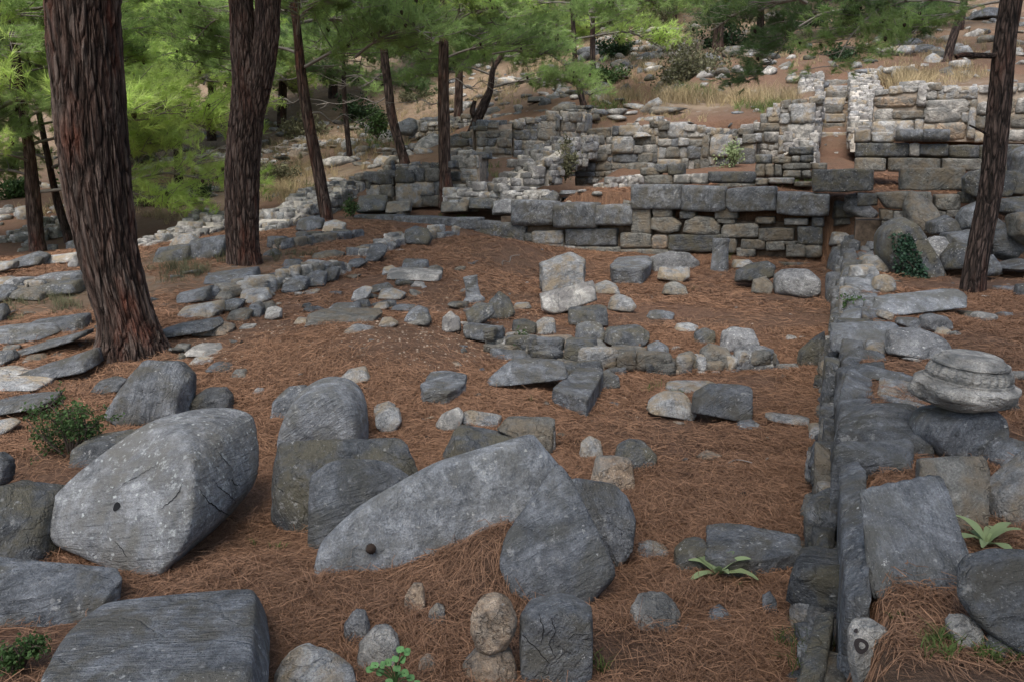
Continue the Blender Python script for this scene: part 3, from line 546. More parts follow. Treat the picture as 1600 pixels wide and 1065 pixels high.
for b, m, l, kw in [
 ('330,440 332,427 365,417 400,418 408,430 405,442 370,446', 'B', 'flat-topped grey block highest in the low wall right of the biggest pine', {}),
 ('284,472 283,458 330,446 334,460 330,468 300,474', 'B', 'long tilted grey block beside the biggest pine', {}),
 ('330,468 331,450 345,447 365,450 368,466', 'G', 'small square block between the tilted and the rounded one', {}),
 ('356,466 360,456 372,457 374,466', 'T', 'little tan stone wedged in the low wall', {}),
 ('380,470 381,452 398,447 418,450 424,466 410,473', 'L', 'pale rounded block at the corner of the low wall', {}),
 ('386,445 390,436 410,431 428,434 425,446', 'L', 'flat pale stone on top of the low wall corner', {}),
 ('415,440 420,428 440,425 452,430 448,440', 'B', 'flat bluish stone bridging the low wall rows', {}),
 ('443,455 446,440 462,431 482,434 480,450 465,456', 'B', 'first block of the right arm of the low wall', {}),
 ('476,448 478,430 495,423 510,426 508,445', 'B', 'second block of the right arm of the low wall', {}),
 ('502,442 505,425 520,416 532,420 528,436', 'B', 'third block of the right arm of the low wall', {}),
 ('440,425 446,416 475,409 492,412 480,424', 'B', 'flat slab lying behind the right arm of the low wall', {}),
 ('478,412 482,406 512,408 522,412 515,418', 'L', 'pale strip of stone at the top of the right arm', {}),
 ('286,492 290,480 320,472 345,470 350,484 340,494 310,496', 'L', 'long layered grey stone lying before the low wall', {}),
 ('340,486 344,472 370,466 382,470 375,482', 'B', 'dark layered stone right of the long layered one', {}),
 ('358,498 362,486 380,481 394,486 392,500', 'G', 'rounded olive stone below the low wall corner', {}),
 ('388,494 392,476 405,471 412,478 410,494', 'B', 'small upright grey stone below the low wall corner', {}),
 ('408,490 410,474 424,470 432,480 430,490', 'G', 'squat grey stone next to the small white one', {}),
 ('416,496 418,482 430,479 440,483 440,494 430,499', 'W', 'small bright white stone below the low wall', {}),
 ('256,524 262,512 300,502 335,500 345,507 315,520 280,526', 'B', 'long grey stone at the right of the biggest pine foot', {}),
 ('307,520 312,510 335,503 365,511 360,522 330,526', 'T', 'tan flat stone lying beside the long grey one near the pine', {}),
 ('376,512 380,507 400,507 398,512', 'U', 'thin tan chip right of the tan flat stone', {}),
 ('272,546 278,537 296,538 296,547', 'G', 'small brown-grey stone near the biggest pine roots', {}),
 ('296,550 302,541 340,540 364,549 345,554', 'U', 'flat tan slab sunk in the ground by the biggest pine', {}),
 ('300,566 306,558 332,559 336,566', 'L', 'flat pale stone below the sunk tan slab', {}),
 ('326,576 334,567 360,570 370,577 350,580', 'B', 'flat bluish stone below the flat pale one', {}),
 ('362,588 368,577 384,577 388,588', 'G', 'small lump at the right of the flat bluish stone', {}),
 ('396,614 400,606 412,607 414,614', 'W', 'tiny pale stone left of the lying drum', {})]:
    F(m, l, b, .8, .4, .92, 'rubble_stone', 20, .03, 3, group=G3, cat='stone', **kw)
G4 = 'low stones left of the biggest pine'
for b, m, l in [
 ('-30,535 -20,515 30,503 75,507 88,520 70,530 20,538', 'B', 'broad flat bluish stone left of the biggest pine'),
 ('55,515 60,500 90,492 132,491 134,518 100,522', 'B', 'long grey stone ending at the biggest pine trunk'),
 ('32,546 60,532 110,519 134,517 132,526 90,540 50,550', 'B', 'narrow bluish slab running toward the biggest pine'),
 ('42,580 60,570 110,551 150,544 157,552 152,570 110,582 70,588', 'B', 'thick tapered block in front of the biggest pine'),
 ('-30,600 -20,578 25,576 85,588 80,598 30,604', 'L', 'pale-topped slab below the tapered block at the left edge'),
 ('-20,645 -10,628 40,621 85,618 80,632 30,646', 'B', 'flat grey slab behind the green shrub'),
 ('-20,678 -15,660 15,655 28,662 10,676', 'L', 'pale slab corner at the left edge below the shrub top'),
 ('-20,572 -12,550 18,547 24,560 5,572', 'B', 'pale-topped slab corner cut by the left edge'),
 ('150,608 158,594 176,589 196,594 194,606 170,612', 'B', 'flat bluish stone between shrub and upright block'),
 ('-20,500 -15,480 5,475 12,490 8,502', 'K', 'dark stone cut by the left edge above the broad flat one'),
 ('40,563 45,555 65,553 72,560', 'G', 'small brown chip stone above the tapered block'),
 ('82,555 88,550 100,551 100,556', 'G', 'tiny brown stone near the tapered block'),
 ('-20,472 -15,450 10,445 24,452 20,466 0,474', 'B', 'dark end stone of the lower row at the left edge'),
 ('22,464 28,452 55,449 72,456 72,468 45,470', 'G', 'mossy mid stone of the lower row left of the pine'),
 ('62,460 68,442 95,436 127,435 128,455 95,462', 'K', 'large dark stone of the lower row touching the pine'),
 ('-20,446 -15,436 10,432 25,438 18,446', 'L', 'flat end stone of the upper row at the left edge'),
 ('14,446 20,434 45,430 64,434 64,446', 'C', 'speckled stone of the upper row left of the pine'),
 ('62,440 68,428 95,424 124,423 124,438 90,440', 'C', 'black and white lichen-patched stone of the upper row touching the pine'),
 ('22,420 26,405 60,393 74,400 70,412 45,420', 'B', 'angular grey block under the slim dark pine at left'),
 ('70,412 76,400 95,395 122,394 124,408 100,414', 'L', 'pale block behind the speckled row'),
 ('-20,430 -15,410 8,405 24,408 22,420 5,428', 'L', 'pale block at the left edge behind the rows'),
 ('108,417 110,407 118,405 124,410 124,418', 'W', 'round whitish stone touching the biggest pine on its left')]:
    F(m, l, b, .7, .5, .93, 'rubble_stone', 20, .03, 3, group=G4, cat='stone')

# ------------------------------------------------------------------ right side: court wall and what lies beyond it
def colpiece(label, mats, prof, base_px, axis=(0, 0, 1), cat='column fragment', name='column_stump', flut=0, up=0, sub=96):
    """lathe: prof = [(height m, radius m)], standing at the picture point base_px"""
    g = hit(*base_px); 
    if up: g = at_z(base_px[0], base_px[1], up)
    a = Vector(axis).normalized(); u = a.orthogonal().normalized(); w_ = a.cross(u); vs = []; fs = []
    dense = []
    for i in range(len(prof) - 1):
        for k in range(6): t = k / 6; dense.append((prof[i][0] * (1 - t) + prof[i + 1][0] * t, prof[i][1] * (1 - t) + prof[i + 1][1] * t))
    dense.append(prof[-1]); dense = [(prof[0][0], .001)] + dense + [(prof[-1][0], prof[-1][1] * .6), (prof[-1][0], .001)]
    for h, r in dense:
        for k in range(sub): th = 2 * math.pi * k / sub; rr = r * (1 + flut * abs(math.cos(th * 12)) ); vs.append(a * h + (u * math.cos(th) + w_ * math.sin(th)) * rr)
    for i in range(len(dense) - 1):
        for k in range(sub): fs.append((i * sub + k, i * sub + (k + 1) % sub, (i + 1) * sub + (k + 1) % sub, (i + 1) * sub + k))
    v = np.array([tuple(x) for x in vs]); nn = fbm(v * 9 + 3, 4); v = v + (v - np.array([0, 0, v[:, 2].mean()])) * (nn * .035)[:, None]
    o = obj(name, mesh_np(name, v, fs, [mats]), g); return tag(o, label, cat)
g = hit(1124, 420); sc_ = g[1] / FPX
colpiece('short fluted column stump standing upright against the terrace wall', 'S', [(-.05, 14 * sc_), (6 * sc_, 13 * sc_), (38 * sc_, 11.5 * sc_), (43 * sc_, 12.5 * sc_), (48 * sc_, 12 * sc_)], (1124, 421), (.01, .02, 1), flut=.03)
g = hit(740, 470); sc_ = g[1] / FPX
colpiece('small column piece with a flared foot standing askew on the slope', 'S', [(-.03, 17 * sc_), (3 * sc_, 17 * sc_), (9 * sc_, 11.5 * sc_), (25 * sc_, 10 * sc_), (40 * sc_, 11.5 * sc_)], (741, 471), (-.16, .05, 1), flut=.02)

def wallobj(name, label, cat='wall', group=None, at=(0, 0)):
    g = hit(*at); return empty(name, g, label, cat, group)
def part(w, name, mats, pts, sub, p=16, rough=.035, cuts=2, label=None, layer=.3, seed=None):
    seed = seed if seed is not None else int(abs(pts[0][0]) * 911 + abs(pts[0][2]) * 577 + abs(pts[2][1]) * 91)
    p = max(p, 18) * 2.0; rough *= 1.5; cuts += 2
    v, f = hull_rock(pts, sub, p, rough, seed, cuts, layer); piv = (v.min(0) + v.max(0)) / 2
    o = obj(name, mesh_np(name, v - piv, f, [mats]), piv - np.array(w.location), w)
    if label: o['label'] = label
    return o
def VB(w, mats, box, v, d=.3, name='block', rough=.03, p=16, sub=None, ext=0):
    """a block in a wall facing the court: its outline on the plane v, d metres deep"""
    if isinstance(box, str): pl = PL(box)
    else:
        x0, y0, x1, y1 = box; rr = random.Random(int(x0 * 3 + y0)); j = lambda: rr.uniform(-.05, .05); a, b = x1 - x0, y1 - y0
        pl = [(x0 + j() * b, y1 + j() * b), (x0 + j() * b, y0 + j() * b), ((x0 + x1) / 2, y0 + j() * b * .7), (x1 + j() * b, y0 + j() * b), (x1 + j() * b, y1 + j() * b), ((x0 + x1) / 2, y1 + j() * b * .5)]
    M = np.array([at_v(a, b, v) for a, b in pl]); c = M.mean(0); fr = c + (M - c) * np.array([.94, .94, .86]) - DV * .03; bk = M + DV * d
    wpx = max(a for a, b in pl) - min(a for a, b in pl)
    return part(w, name, mats, np.concatenate([M, fr, bk]), sub or subl(wpx * .9), p, rough)
def boxcore(w, pts, name='core', mats='core'):
    bm = bmesh.new()
    for q_ in pts: bm.verts.new(np.array(q_) - np.array(w.location))
    bmesh.ops.convex_hull(bm, input=bm.verts); bmesh.ops.subdivide_edges(bm, edges=bm.edges, cuts=3, use_grid_fill=True)
    v = np.array([x.co[:] for x in bm.verts]); bm.faces.ensure_lookup_table(); bm.verts.index_update(); me = bpy.data.meshes.new(name); bm.to_mesh(me); bm.free(); me.materials.append(MATS[mats]); return obj(name, me, (0, 0, 0), w)
flat('core', (.1, .075, .055), .95, 0, .45, 9.0); flat('mortar', (.43, .4, .35), .95, 0, .3, 8.0); flat('mortar_dull', (.3, .25, .2), .95, 0, .3, 8.0)

MW = {'grey': (['G', 'L', 'U', 'B'], [.35, .3, .2, .15]), 'white': (['W', 'U', 'L', 'mortar'], [.45, .25, .25, .05]), 'dark': (['G', 'K', 'L', 'B'], [.45, .25, .15, .15]), 'tan': (['U', 'L', 'G', 'T', 'W'], [.42, .22, .2, .08, .08])}
def rubble(w, path, hs, wd=.45, st=(.18, .5), ch=(.1, .2), kind='grey', seed=1, faces='fbtse', zb=None, mort='mortar_dull', sub=3, zt=None, name='masonry', rag=.17):
    """courses of rough stones along a path of world points; hs = height at each point"""
    rs = random.Random(seed); mats, wt = MW[kind]; path = [np.array(p_) for p_ in path]; Vs = []; Fs = []; Mi = []; off = 0; cores = []
    for i in range(len(path) - 1):
        A, B = path[i], path[i + 1]; d = B - A; ln = np.hypot(d[0], d[1]); dh = np.array([d[0], d[1], 0]) / ln; nr = np.array([dh[1], -dh[0], 0])
        if nr[1] > 0: nr = -nr            # nr faces the viewer
        zA = A[2]; zB = B[2]; hA, hB = hs[i], hs[i + 1]
        def put(s0, s1, z0, z1, n0, n1):
            nonlocal off
            pts = [A + dh * (s + rs.uniform(-.02, .02)) + nr * (n + rs.uniform(-.03, .03)) + np.array([0, 0, z + rs.uniform(-.022, .022) - A[2]]) for s in (s0, s1) for z in (z0, z1) for n in (n0, n1)]
            pts[rs.randrange(8)] *= 1; v, f = hull_rock(np.array(pts), sub, 40, .045, rs.randrange(60000), rs.choice((1, 2, 4)), .3); Vs.append(v); Fs.append(f + off); off += len(v); k = rs.choices(range(len(mats)), wt)[0]; Mi.append(np.full(len(f), k))
        zmax = max(zA + hA, zB + hB); z = min(zA, zB) - .15
        while z < zmax:
            c = rs.uniform(*ch); s = 0
            for fc in [x for x in 'fb' if x in faces]:
                s = 0
                while s < ln:
                    l_ = st[0] * .6 + (st[1] - st[0] * .6) * rs.random() ** 1.7; c0_ = c; sm = min(1, (s + l_ / 2) / ln); top = zA + (zB - zA) * sm + hA + (hB - hA) * sm + rs.uniform(-.05, .05) + rag * float(vnoise(np.array([[(A[0] + dh[0] * (s + l_ / 2)) * 1.7, (A[1] + dh[1] * (s + l_ / 2)) * 1.7, seed * 3.3]]))[0]); g_ = zA + (zB - zA) * sm
                    if z + c * .6 < top and z + c > g_ - .15:
                        bw = rs.uniform(.12, .2)
                        z_, c_ = z, c
                        if rs.random() < .16 and z + 2 * c < top + .05: c = c * 1.9; l_ = max(l_, c * rs.uniform(.9, 1.5)); bw += .03
                        elif rs.random() < .3: z = z + rs.uniform(-.03, .02); c = c * rs.uniform(.7, 1.15)
                        if fc == 'f': put(s, min(s + l_, ln) - .004, z, z + c - .004, wd / 2 - bw, wd / 2 + rs.uniform(-.03, .04) + (.03 if c > c_ * 1.5 else 0))
                        else: put(s, min(s + l_, ln) - .004, z, z + c - .004, -wd / 2 - rs.uniform(-.02, .03), -wd / 2 + bw)
                        z, c = z_, c_
                    s += l_
            z += c
        if 't' in faces:
            s = 0
            while s < ln:
                l_ = rs.uniform(.15, .35); sm = min(1, (s + l_ / 2) / ln); top = zA + (zB - zA) * sm + hA + (hB - hA) * sm; n = -wd / 2
                while n < wd / 2:
                    k = rs.uniform(.14, .3)
                    if rs.random() < .75: put(s, s + l_ - .02, top - .12, top + rs.uniform(-.03, .07), n, min(n + k, wd / 2) - .01)
                    n += k
                s += l_
        e = wd / 2 - .05; cores.append([A + dh * s + nr * n + np.array([0, 0, z - A[2]]) for s, zz, hh in ((0, zA, hA), (ln, zB, hB)) for n in (-e, e) for z in (zz - .2, zz + hh - .05)])
    me = mesh_np(name, np.concatenate(Vs) - np.array(w.location), np.concatenate(Fs), mats, np.concatenate(Mi)); obj(name, me, (0, 0, 0), w)
    for c in cores: boxcore(w, c, 'mortar_core', mort)
# terrace wall (v = 14.4)
tw = wallobj('terrace_wall', 'terrace wall of big dark blocks over rougher courses closing the court at the back', at=(1150, 405))
for m, b, nme in [
 ('B', (987, 289, 1064, 326), 'coping_block'), ('B', (1064, 291, 1133, 331), 'coping_block'), ('B', (1134, 293, 1212, 334), 'coping_block'), ('B', '1213,334 1213,300 1250,300 1296,304 1293,338 1250,338', 'coping_block'),
 ('B', (799, 314, 862, 353), 'coping_block'), ('B', (862, 317, 931, 356), 'coping_block'), ('B', (931, 320, 988, 354), 'coping_block'),
 ('G', (987, 323, 1017, 366), 'block'), ('G', (1019, 325, 1050, 340), 'block'), ('G', '1016,358 1018,340 1045,336 1064,350 1060,362 1040,366', 'block'), ('G', '1065,366 1070,345 1090,338 1112,340 1126,352 1124,368', 'block'), ('K', (1062, 328, 1087, 343), 'block'),
 ('G', (1117, 325, 1152, 343), 'block'), ('G', (1120, 343, 1149, 350), 'block'), ('G', (1127, 350, 1185, 372), 'block'), ('G', (1186, 356, 1240, 377), 'block'), ('K', (1246, 354, 1285, 383), 'block'), ('K', (1268, 339, 1288, 355), 'block'),
 ('K', (1045, 366, 1133, 394), 'block'), ('G', (970, 364, 1016, 388), 'block'), ('B', (883, 357, 963, 385), 'block'), ('T', (1018, 366, 1043, 390), 'block'), ('G', (1133, 372, 1152, 396), 'block'),
 ('G', (1158, 374, 1195, 390), 'block'), ('G', (1197, 377, 1226, 392), 'block'), ('G', (1228, 381, 1258, 402), 'block'), ('G', (1258, 383, 1284, 404), 'block'), ('G', (1151, 388, 1180, 402), 'block'), ('G', (1222, 377, 1246, 383), 'block'),
 ('K', (745, 349, 819, 380), 'block'), ('L', (831, 361, 878, 382), 'block'), ('K', (819, 364, 832, 379), 'block'), ('B', (698, 340, 746, 355), 'block'),
 ('G', (816, 381, 880, 402), 'footing'), ('U', (880, 383, 900, 397), 'footing'), ('G', (896, 386, 970, 405), 'footing'), ('G', (968, 389, 1046, 404), 'footing'), ('T', (840, 402, 880, 420), 'footing'), ('T', (912, 404, 935, 440), 'footing'), ('T', (932, 406, 972, 440), 'footing'),
 ('G', (1180, 340, 1210, 350), 'block'), ('U', (1225, 342, 1262, 352), 'block')]:
    VB(tw, m, b, 14.4 if nme != 'coping_block' else 14.33, .45 if nme == 'coping_block' else .35, nme, .03, 20)
a, b = TVp(-6.6, 14.5), TVp(0, 14.5)
boxcore(tw, [TVp(t, v, z) for t in (-6.2, -.35) for v in (14.5, 14.7) for z in (-.2,)] + [TVp(t, v, 1.0) for t in (-6.2, -.35) for v in (14.55, 14.7)])
lk = wallobj('kerb_wall', 'low kerb of very long flat blocks continuing the terrace wall to the left', at=(650, 358))
for m, b in [('B', (552, 337, 618, 362)), ('B', '612,360 612,338 660,338 745,346 800,350 800,358 700,360'), ('B', (520, 343, 552, 358)), ('B', (740, 349, 800, 372))]: VB(lk, m, b, 14.4, .45, 'block', .02, 22)

# court wall (t about 0): outer lower course, inner upright slabs and top stones
cw = wallobj('court_wall', 'long straight wall of grey slabs running away from the viewer at the right', at=(1290, 700))
def TB(w, mats, t0, t1, v0, v1, z0, z1, name='block', rough=.03, p=18, sub=4, seed=None, jit=.03):
    rr = random.Random(int(v0 * 100 + t0 * 1000)); j = lambda: rr.uniform(-jit, jit)
    pts = [TVp(t + j() * .6, v + j(), z + j()) for t in (t0, t1) for v in (v0, v1) for z in (z0, z1)] + [TVp((t0 + t1) / 2, (v0 + v1) / 2, z1 + j())]
    return part(w, name, mats, np.array(pts), sub, p, rough)
vv = 2.0; rr = random.Random(4)
while vv < 14.2:
    ln = rr.uniform(.25, .6); vv2 = min(vv + ln, 14.3); gz_ = float(ground(*(TVp(-.1, (vv + vv2) / 2)[:2]))[0])
    h = .2 if vv < 5.4 else .3; TB(cw, rr.choice('BBKGS'), -.015 + rr.uniform(-.03, .03), .07, vv + rr.uniform(0, .04), vv2 - rr.uniform(.005, .05), gz_ - .12, gz_ + h + rr.uniform(-.1, .1), 'outer_slab', .045, 16, 5 if vv < 7 else 4, jit=.04)
    vv = vv2
TB(cw, 'B', .085, .175, 2.42, 3.72, -.05, .47, 'upright_slab', .03, 24, 6, jit=.035)
vv = 3.75
while vv < 14.1:                       # the wall proper: irregular blocks, some split across the width
    vv2 = min(vv + rr.uniform(.22, .62), 14.2); zr = float(ground(*(TVp(.5, (vv + vv2) / 2)[:2]))[0]); k = 5 if vv < 7.5 else 4
    if rr.random() < .5: m_ = rr.uniform(.2, .3); TB(cw, rr.choice('BSBKL'), .05 + rr.uniform(-.02, .04), m_, vv, vv2 - .01, -.1, zr + rr.uniform(-.02, .1), 'wall_block', .04, 18, k, jit=.05); TB(cw, rr.choice('BSGL'), m_ + .01, .46 + rr.uniform(-.08, .06), vv + rr.uniform(0, .08), vv2 + rr.uniform(-.08, .03), -.1, zr + rr.uniform(-.05, .08), 'wall_block', .04, 18, k, jit=.05)
    else: TB(cw, rr.choice('BSBBGK'), .05 + rr.uniform(-.02, .04), .44 + rr.uniform(-.12, .06), vv, vv2 - .01, -.1, zr + rr.uniform(-.02, .1), 'wall_block', .04, 18, k, jit=.06)
    vv = vv2
rubble(cw, [TVp(.07, 2.2, 0), TVp(.06, 4.0, 0), TVp(.04, 8, .02)], [.12, .16, .2], wd=.14, st=(.08, .2), ch=(.06, .1), kind='dark', seed=77, sub=3, name='packing')
boxcore(cw, [TVp(t, v, z) for t in (.14, .3) for v in (2, 14.3) for z in (-.2, .28)])
GR = 'stones lying along the top of the court wall'
for b, m, l, kw in [
 ('1308,700 1310,660 1318,643 1345,640 1378,645 1400,652 1400,672 1385,678 1380,700 1350,707', 'B', 'pale blue-grey block with a broken right corner on the court wall below the capital', dict(d=.6, lean=.5)),
 ('1307,636 1308,596 1318,582 1345,583 1383,600 1380,618 1368,634 1340,640', 'B', 'wedge-shaped block on the court wall with its right end tapering', dict(d=.6, lean=.5)),
 ('1303,590 1303,548 1310,535 1340,540 1375,552 1384,575 1350,585 1320,582', 'S', 'striped layered slab on the court wall above the wedge-shaped block', dict(d=.6, lean=.7)),
 ('1302,545 1303,508 1340,503 1400,505 1395,530 1384,548 1345,545', 'S', 'square flat grey slab on the court wall', dict(d=.6, lean=.8)),
 ('1340,582 1352,570 1380,572 1425,588 1428,600 1400,600 1365,592', 'B', 'low flat slab in the needles left of the capital', dict(d=.4, lean=.6)),
 ('1388,548 1392,518 1408,512 1440,514 1470,528 1478,548 1440,560 1405,552', 'C', 'lichen-marked rounded stone beyond the capital', dict(d=.6, lean=.5)),
 ('1366,492 1370,466 1390,455 1420,452 1438,458 1500,452 1506,466 1495,478 1440,480 1410,497', 'S', 'long dark block lying across behind the square flat slab', dict(d=.35, lean=.5)),
 ('1294,474 1294,428 1310,424 1325,430 1326,470', 'B', 'upright grey slab standing in the court wall beside the small green plant', dict(d=1.0, lean=.5)),
 ('1321,460 1322,443 1340,440 1370,443 1372,458 1350,464', 'B', 'thin flat block right of the upright grey slab', dict(d=.6, lean=.5)),
 ('1328,434 1331,416 1345,412 1362,413 1368,425 1362,436 1340,438', 'L', 'pale rounded stone sitting on the court wall', dict(d=.8, lean=.2)),
 ('1362,450 1368,434 1382,429 1394,434 1394,452 1375,458', 'L', 'grey rounded stone below right of the pale rounded one', dict(d=.8, lean=.2)),
 ('1295,424 1296,398 1305,386 1330,388 1352,402 1350,418 1325,424', 'B', 'big smooth block across the court wall, sloping right', dict(d=.7, lean=.5)),
 ('1350,420 1354,402 1368,397 1392,398 1396,420 1380,426', 'L', 'layered block at the right edge of the court wall', dict(d=.7, lean=.4)),
 ('1296,382 1298,362 1320,357 1340,364 1342,378 1325,384', 'L', 'crumbly long block nearer the terrace wall end', dict(d=.7, lean=.4)),
 ('1350,390 1352,374 1370,370 1388,374 1390,388', 'B', 'square grey block at the ivy drum top end', dict(d=.7, lean=.3)),
 ('1302,352 1304,334 1325,330 1328,350', 'B', 'block stacked below the terrace corner', dict(d=.7, lean=.2)),
 ('1301,340 1303,315 1318,310 1335,322 1334,340', 'K', 'angular block at the very corner of court and terrace wall', dict(d=.7, lean=.2)),
 ('1318,330 1322,308 1336,304 1350,318 1368,334 1355,345 1340,338', 'C', 'lichened sloping stone at the top of the tumbled corner', dict(d=.5, lean=.3)),
 ('1350,362 1352,340 1368,336 1378,348 1374,364', 'K', 'dark stone tumbled below the lichened sloping one', dict(d=.8, lean=.2)),
 ('1346,368 1350,362 1366,361 1366,368', 'W', 'little white stone left of the ivy-covered drum', dict(d=.8, lean=.2)),
 ('1370,494 1372,486 1380,482 1394,492 1390,502', 'L', 'little pointed stone below the long dark block', dict(d=.8, lean=.2)),
 ('1330,502 1334,494 1352,492 1358,500', 'G', 'small brown stone beside the little green plant on the wall', dict(d=.8, lean=.3)),
 ('1400,505 1405,496 1435,497 1440,510 1425,515', 'B', 'flat stone sunk behind the square flat slab', dict(d=.6, lean=.3)),
 ('1440,512 1443,495 1460,490 1480,496 1482,512 1465,518', 'C', 'speckled grey stone right of the long dark block', dict(d=.8, lean=.3))]:
    F(m, l, b, cat='stone', group=GR, name='wall_stone', rough=.035, **kw)
# capital on its boulder, the dished slab and the big stones at the right edge
capb = F('B', 'flattened grey boulder carrying the pale carved capital', '1427,690 1430,662 1445,644 1480,636 1530,633 1556,640 1561,665 1552,700 1540,714 1500,717 1455,710', .7, .1, .85, 'boulder', 12, .02, 1, tf=1)
def capital(label):
    yc = capb.location[1] + .02; g = at_Y(1503, 634, yc); s = yc / FPX
    prof = [(-2, 20), (0, 30), (6, 52), (14, 70), (26, 80), (38, 84), (41, 82), (43, 76), (45, 69), (48, 69), (49, 63), (70, 56), (71, 59), (75, 58), (77, 53), (84, 45)]
    vs = []; fs = []; K = 160; dense = []
    for i in range(len(prof) - 1):
        for k in range(5): t = k / 5; dense.append((prof[i][0] * (1 - t) + prof[i + 1][0] * t, prof[i][1] * (1 - t) + prof[i + 1][1] * t))
    dense += [(84, 46), (87, 38), (88, 20), (88, .1)]; dense = [(-2, .1)] + dense
    for h, r in dense:
        fl = 1 if 49.5 < h < 70 else 0
        for k in range(K):
            th = 2 * math.pi * k / K; rr = r * (1 + .1 * fl * abs(math.cos(th * 14)) ** .6); vs.append((math.cos(th) * rr * s, math.sin(th) * rr * s * .9, h * s))
    for i in range(len(dense) - 1):
        for k in range(K): fs.append((i * K + k, i * K + (k + 1) % K, (i + 1) * K + (k + 1) % K, (i + 1) * K + k))
    v = np.array(vs); low = np.clip((44 * s - v[:, 2]) / (34 * s), 0, 1); nn = fbm(v * 9 + 31, 5); n2 = np.abs(vnoise(v * 7 + 11))
    rad = v * np.array([1, 1, .2]); v = v + rad * (low * (nn * .16 - n2 * .3))[:, None] + rad * (nn * .012)[:, None]; v[:, 0] -= low * .05 * (v[:, 0] < 0)
    # left side broken away in a slope
    cutx = -.2 - (v[:, 2] - .05) * -.45; v[:, 0] = np.where(v[:, 0] < -.30 + v[:, 2] * .9 * (v[:, 2] > .12), np.maximum(v[:, 0], -.30 + v[:, 2] * .5), v[:, 0])
    o = obj('capital_fragment', mesh_np('capital_fragment', v, fs, ['U']), g); o.rotation_euler = (R(4), R(3), .4); return tag(o, label, 'capital')
capital('pale broken capital fragment with a fluted band, balanced on a flattened grey boulder')
F('G', 'squarish brown-grey stone with worn surface below the capital boulder', '1438,790 1432,742 1440,722 1480,716 1540,716 1548,730 1545,780 1530,822 1490,826 1460,812', .6, .3, .86, 'stone_block', 18, .04)
F('L', 'large tan-grey block cut by the right edge with dark hollow under it', '1543,800 1548,770 1580,735 1640,690 1660,720 1660,805 1600,812 1570,818', .6, .3, .88, 'stone_block', 18, .035)
F('B', 'grey stone between the capital boulder and the right edge', '1542,716 1550,695 1575,685 1600,690 1640,715 1640,730 1560,730', .6, .3)
dish = F('S', 'large dished grey slab with pitted face leaning beside the upright slab', '1362,925 1356,870 1350,800 1343,765 1400,760 1425,745 1450,740 1470,742 1486,790 1503,840 1514,870 1498,905 1480,922 1420,930', .16, .95, .95, 'stone_slab', 20, .02, 0, tf=1)
F('B', 'big flat grey slab with white lichen splashes at the right bottom edge', '1497,930 1497,888 1512,868 1545,858 1600,858 1680,862 1680,1040 1600,1018 1560,985 1520,965', .3, .7, .94, 'stone_slab', 20, .02, 1, tf=1)
cst = F('U', 'whitish corner stone with a black lichen ring at the foot of the upright slab', '1325,1030 1326,985 1334,968 1360,966 1395,985 1402,1005 1385,1022 1350,1040 1335,1062', .5, .5, .88, 'stone_block', 18, .02, base=1062, tf=1)
F('B', 'rounded grey slab piece above the black-ringed corner stone', '1318,975 1320,955 1335,943 1370,940 1398,948 1404,958 1375,968 1335,985', .4, .6, .88, name='stone_slab')
F('B', 'narrow grey stone at the bottom edge left of the black-ringed one', '1308,1100 1310,1030 1320,1005 1330,1015 1333,1100', .8, .2, name='wall_stone', cat='stone', Y=2.2)
F('U', 'rough pale tan stone under the left tip of the lichen-splashed slab', '1484,1002 1482,975 1492,966 1515,966 1530,975 1528,995 1510,1008', .8, .2)
F('B', 'tilted thin slab under the lichen-splashed slab at the right bottom', '1540,1010 1548,995 1590,1010 1600,1022 1590,1030', .5, .2, name='stone_slab')
F('B', 'small blue-grey stone at the bottom right corner', '1550,1085 1555,1058 1575,1053 1598,1062 1605,1085', .8, .2, Y=2.4)
ivd = F('K', 'tall drum leaning left with ivy growing down its front', '1376,400 1377,360 1390,344 1410,338 1424,350 1450,395 1470,440 1462,462 1430,462 1408,450 1392,425', .85, .1, .85, 'column_drum', 12, .02, 0, Y=9.7, cat='column drum', tf=1)
GT = 'tumbled blocks right of the ivy drum'
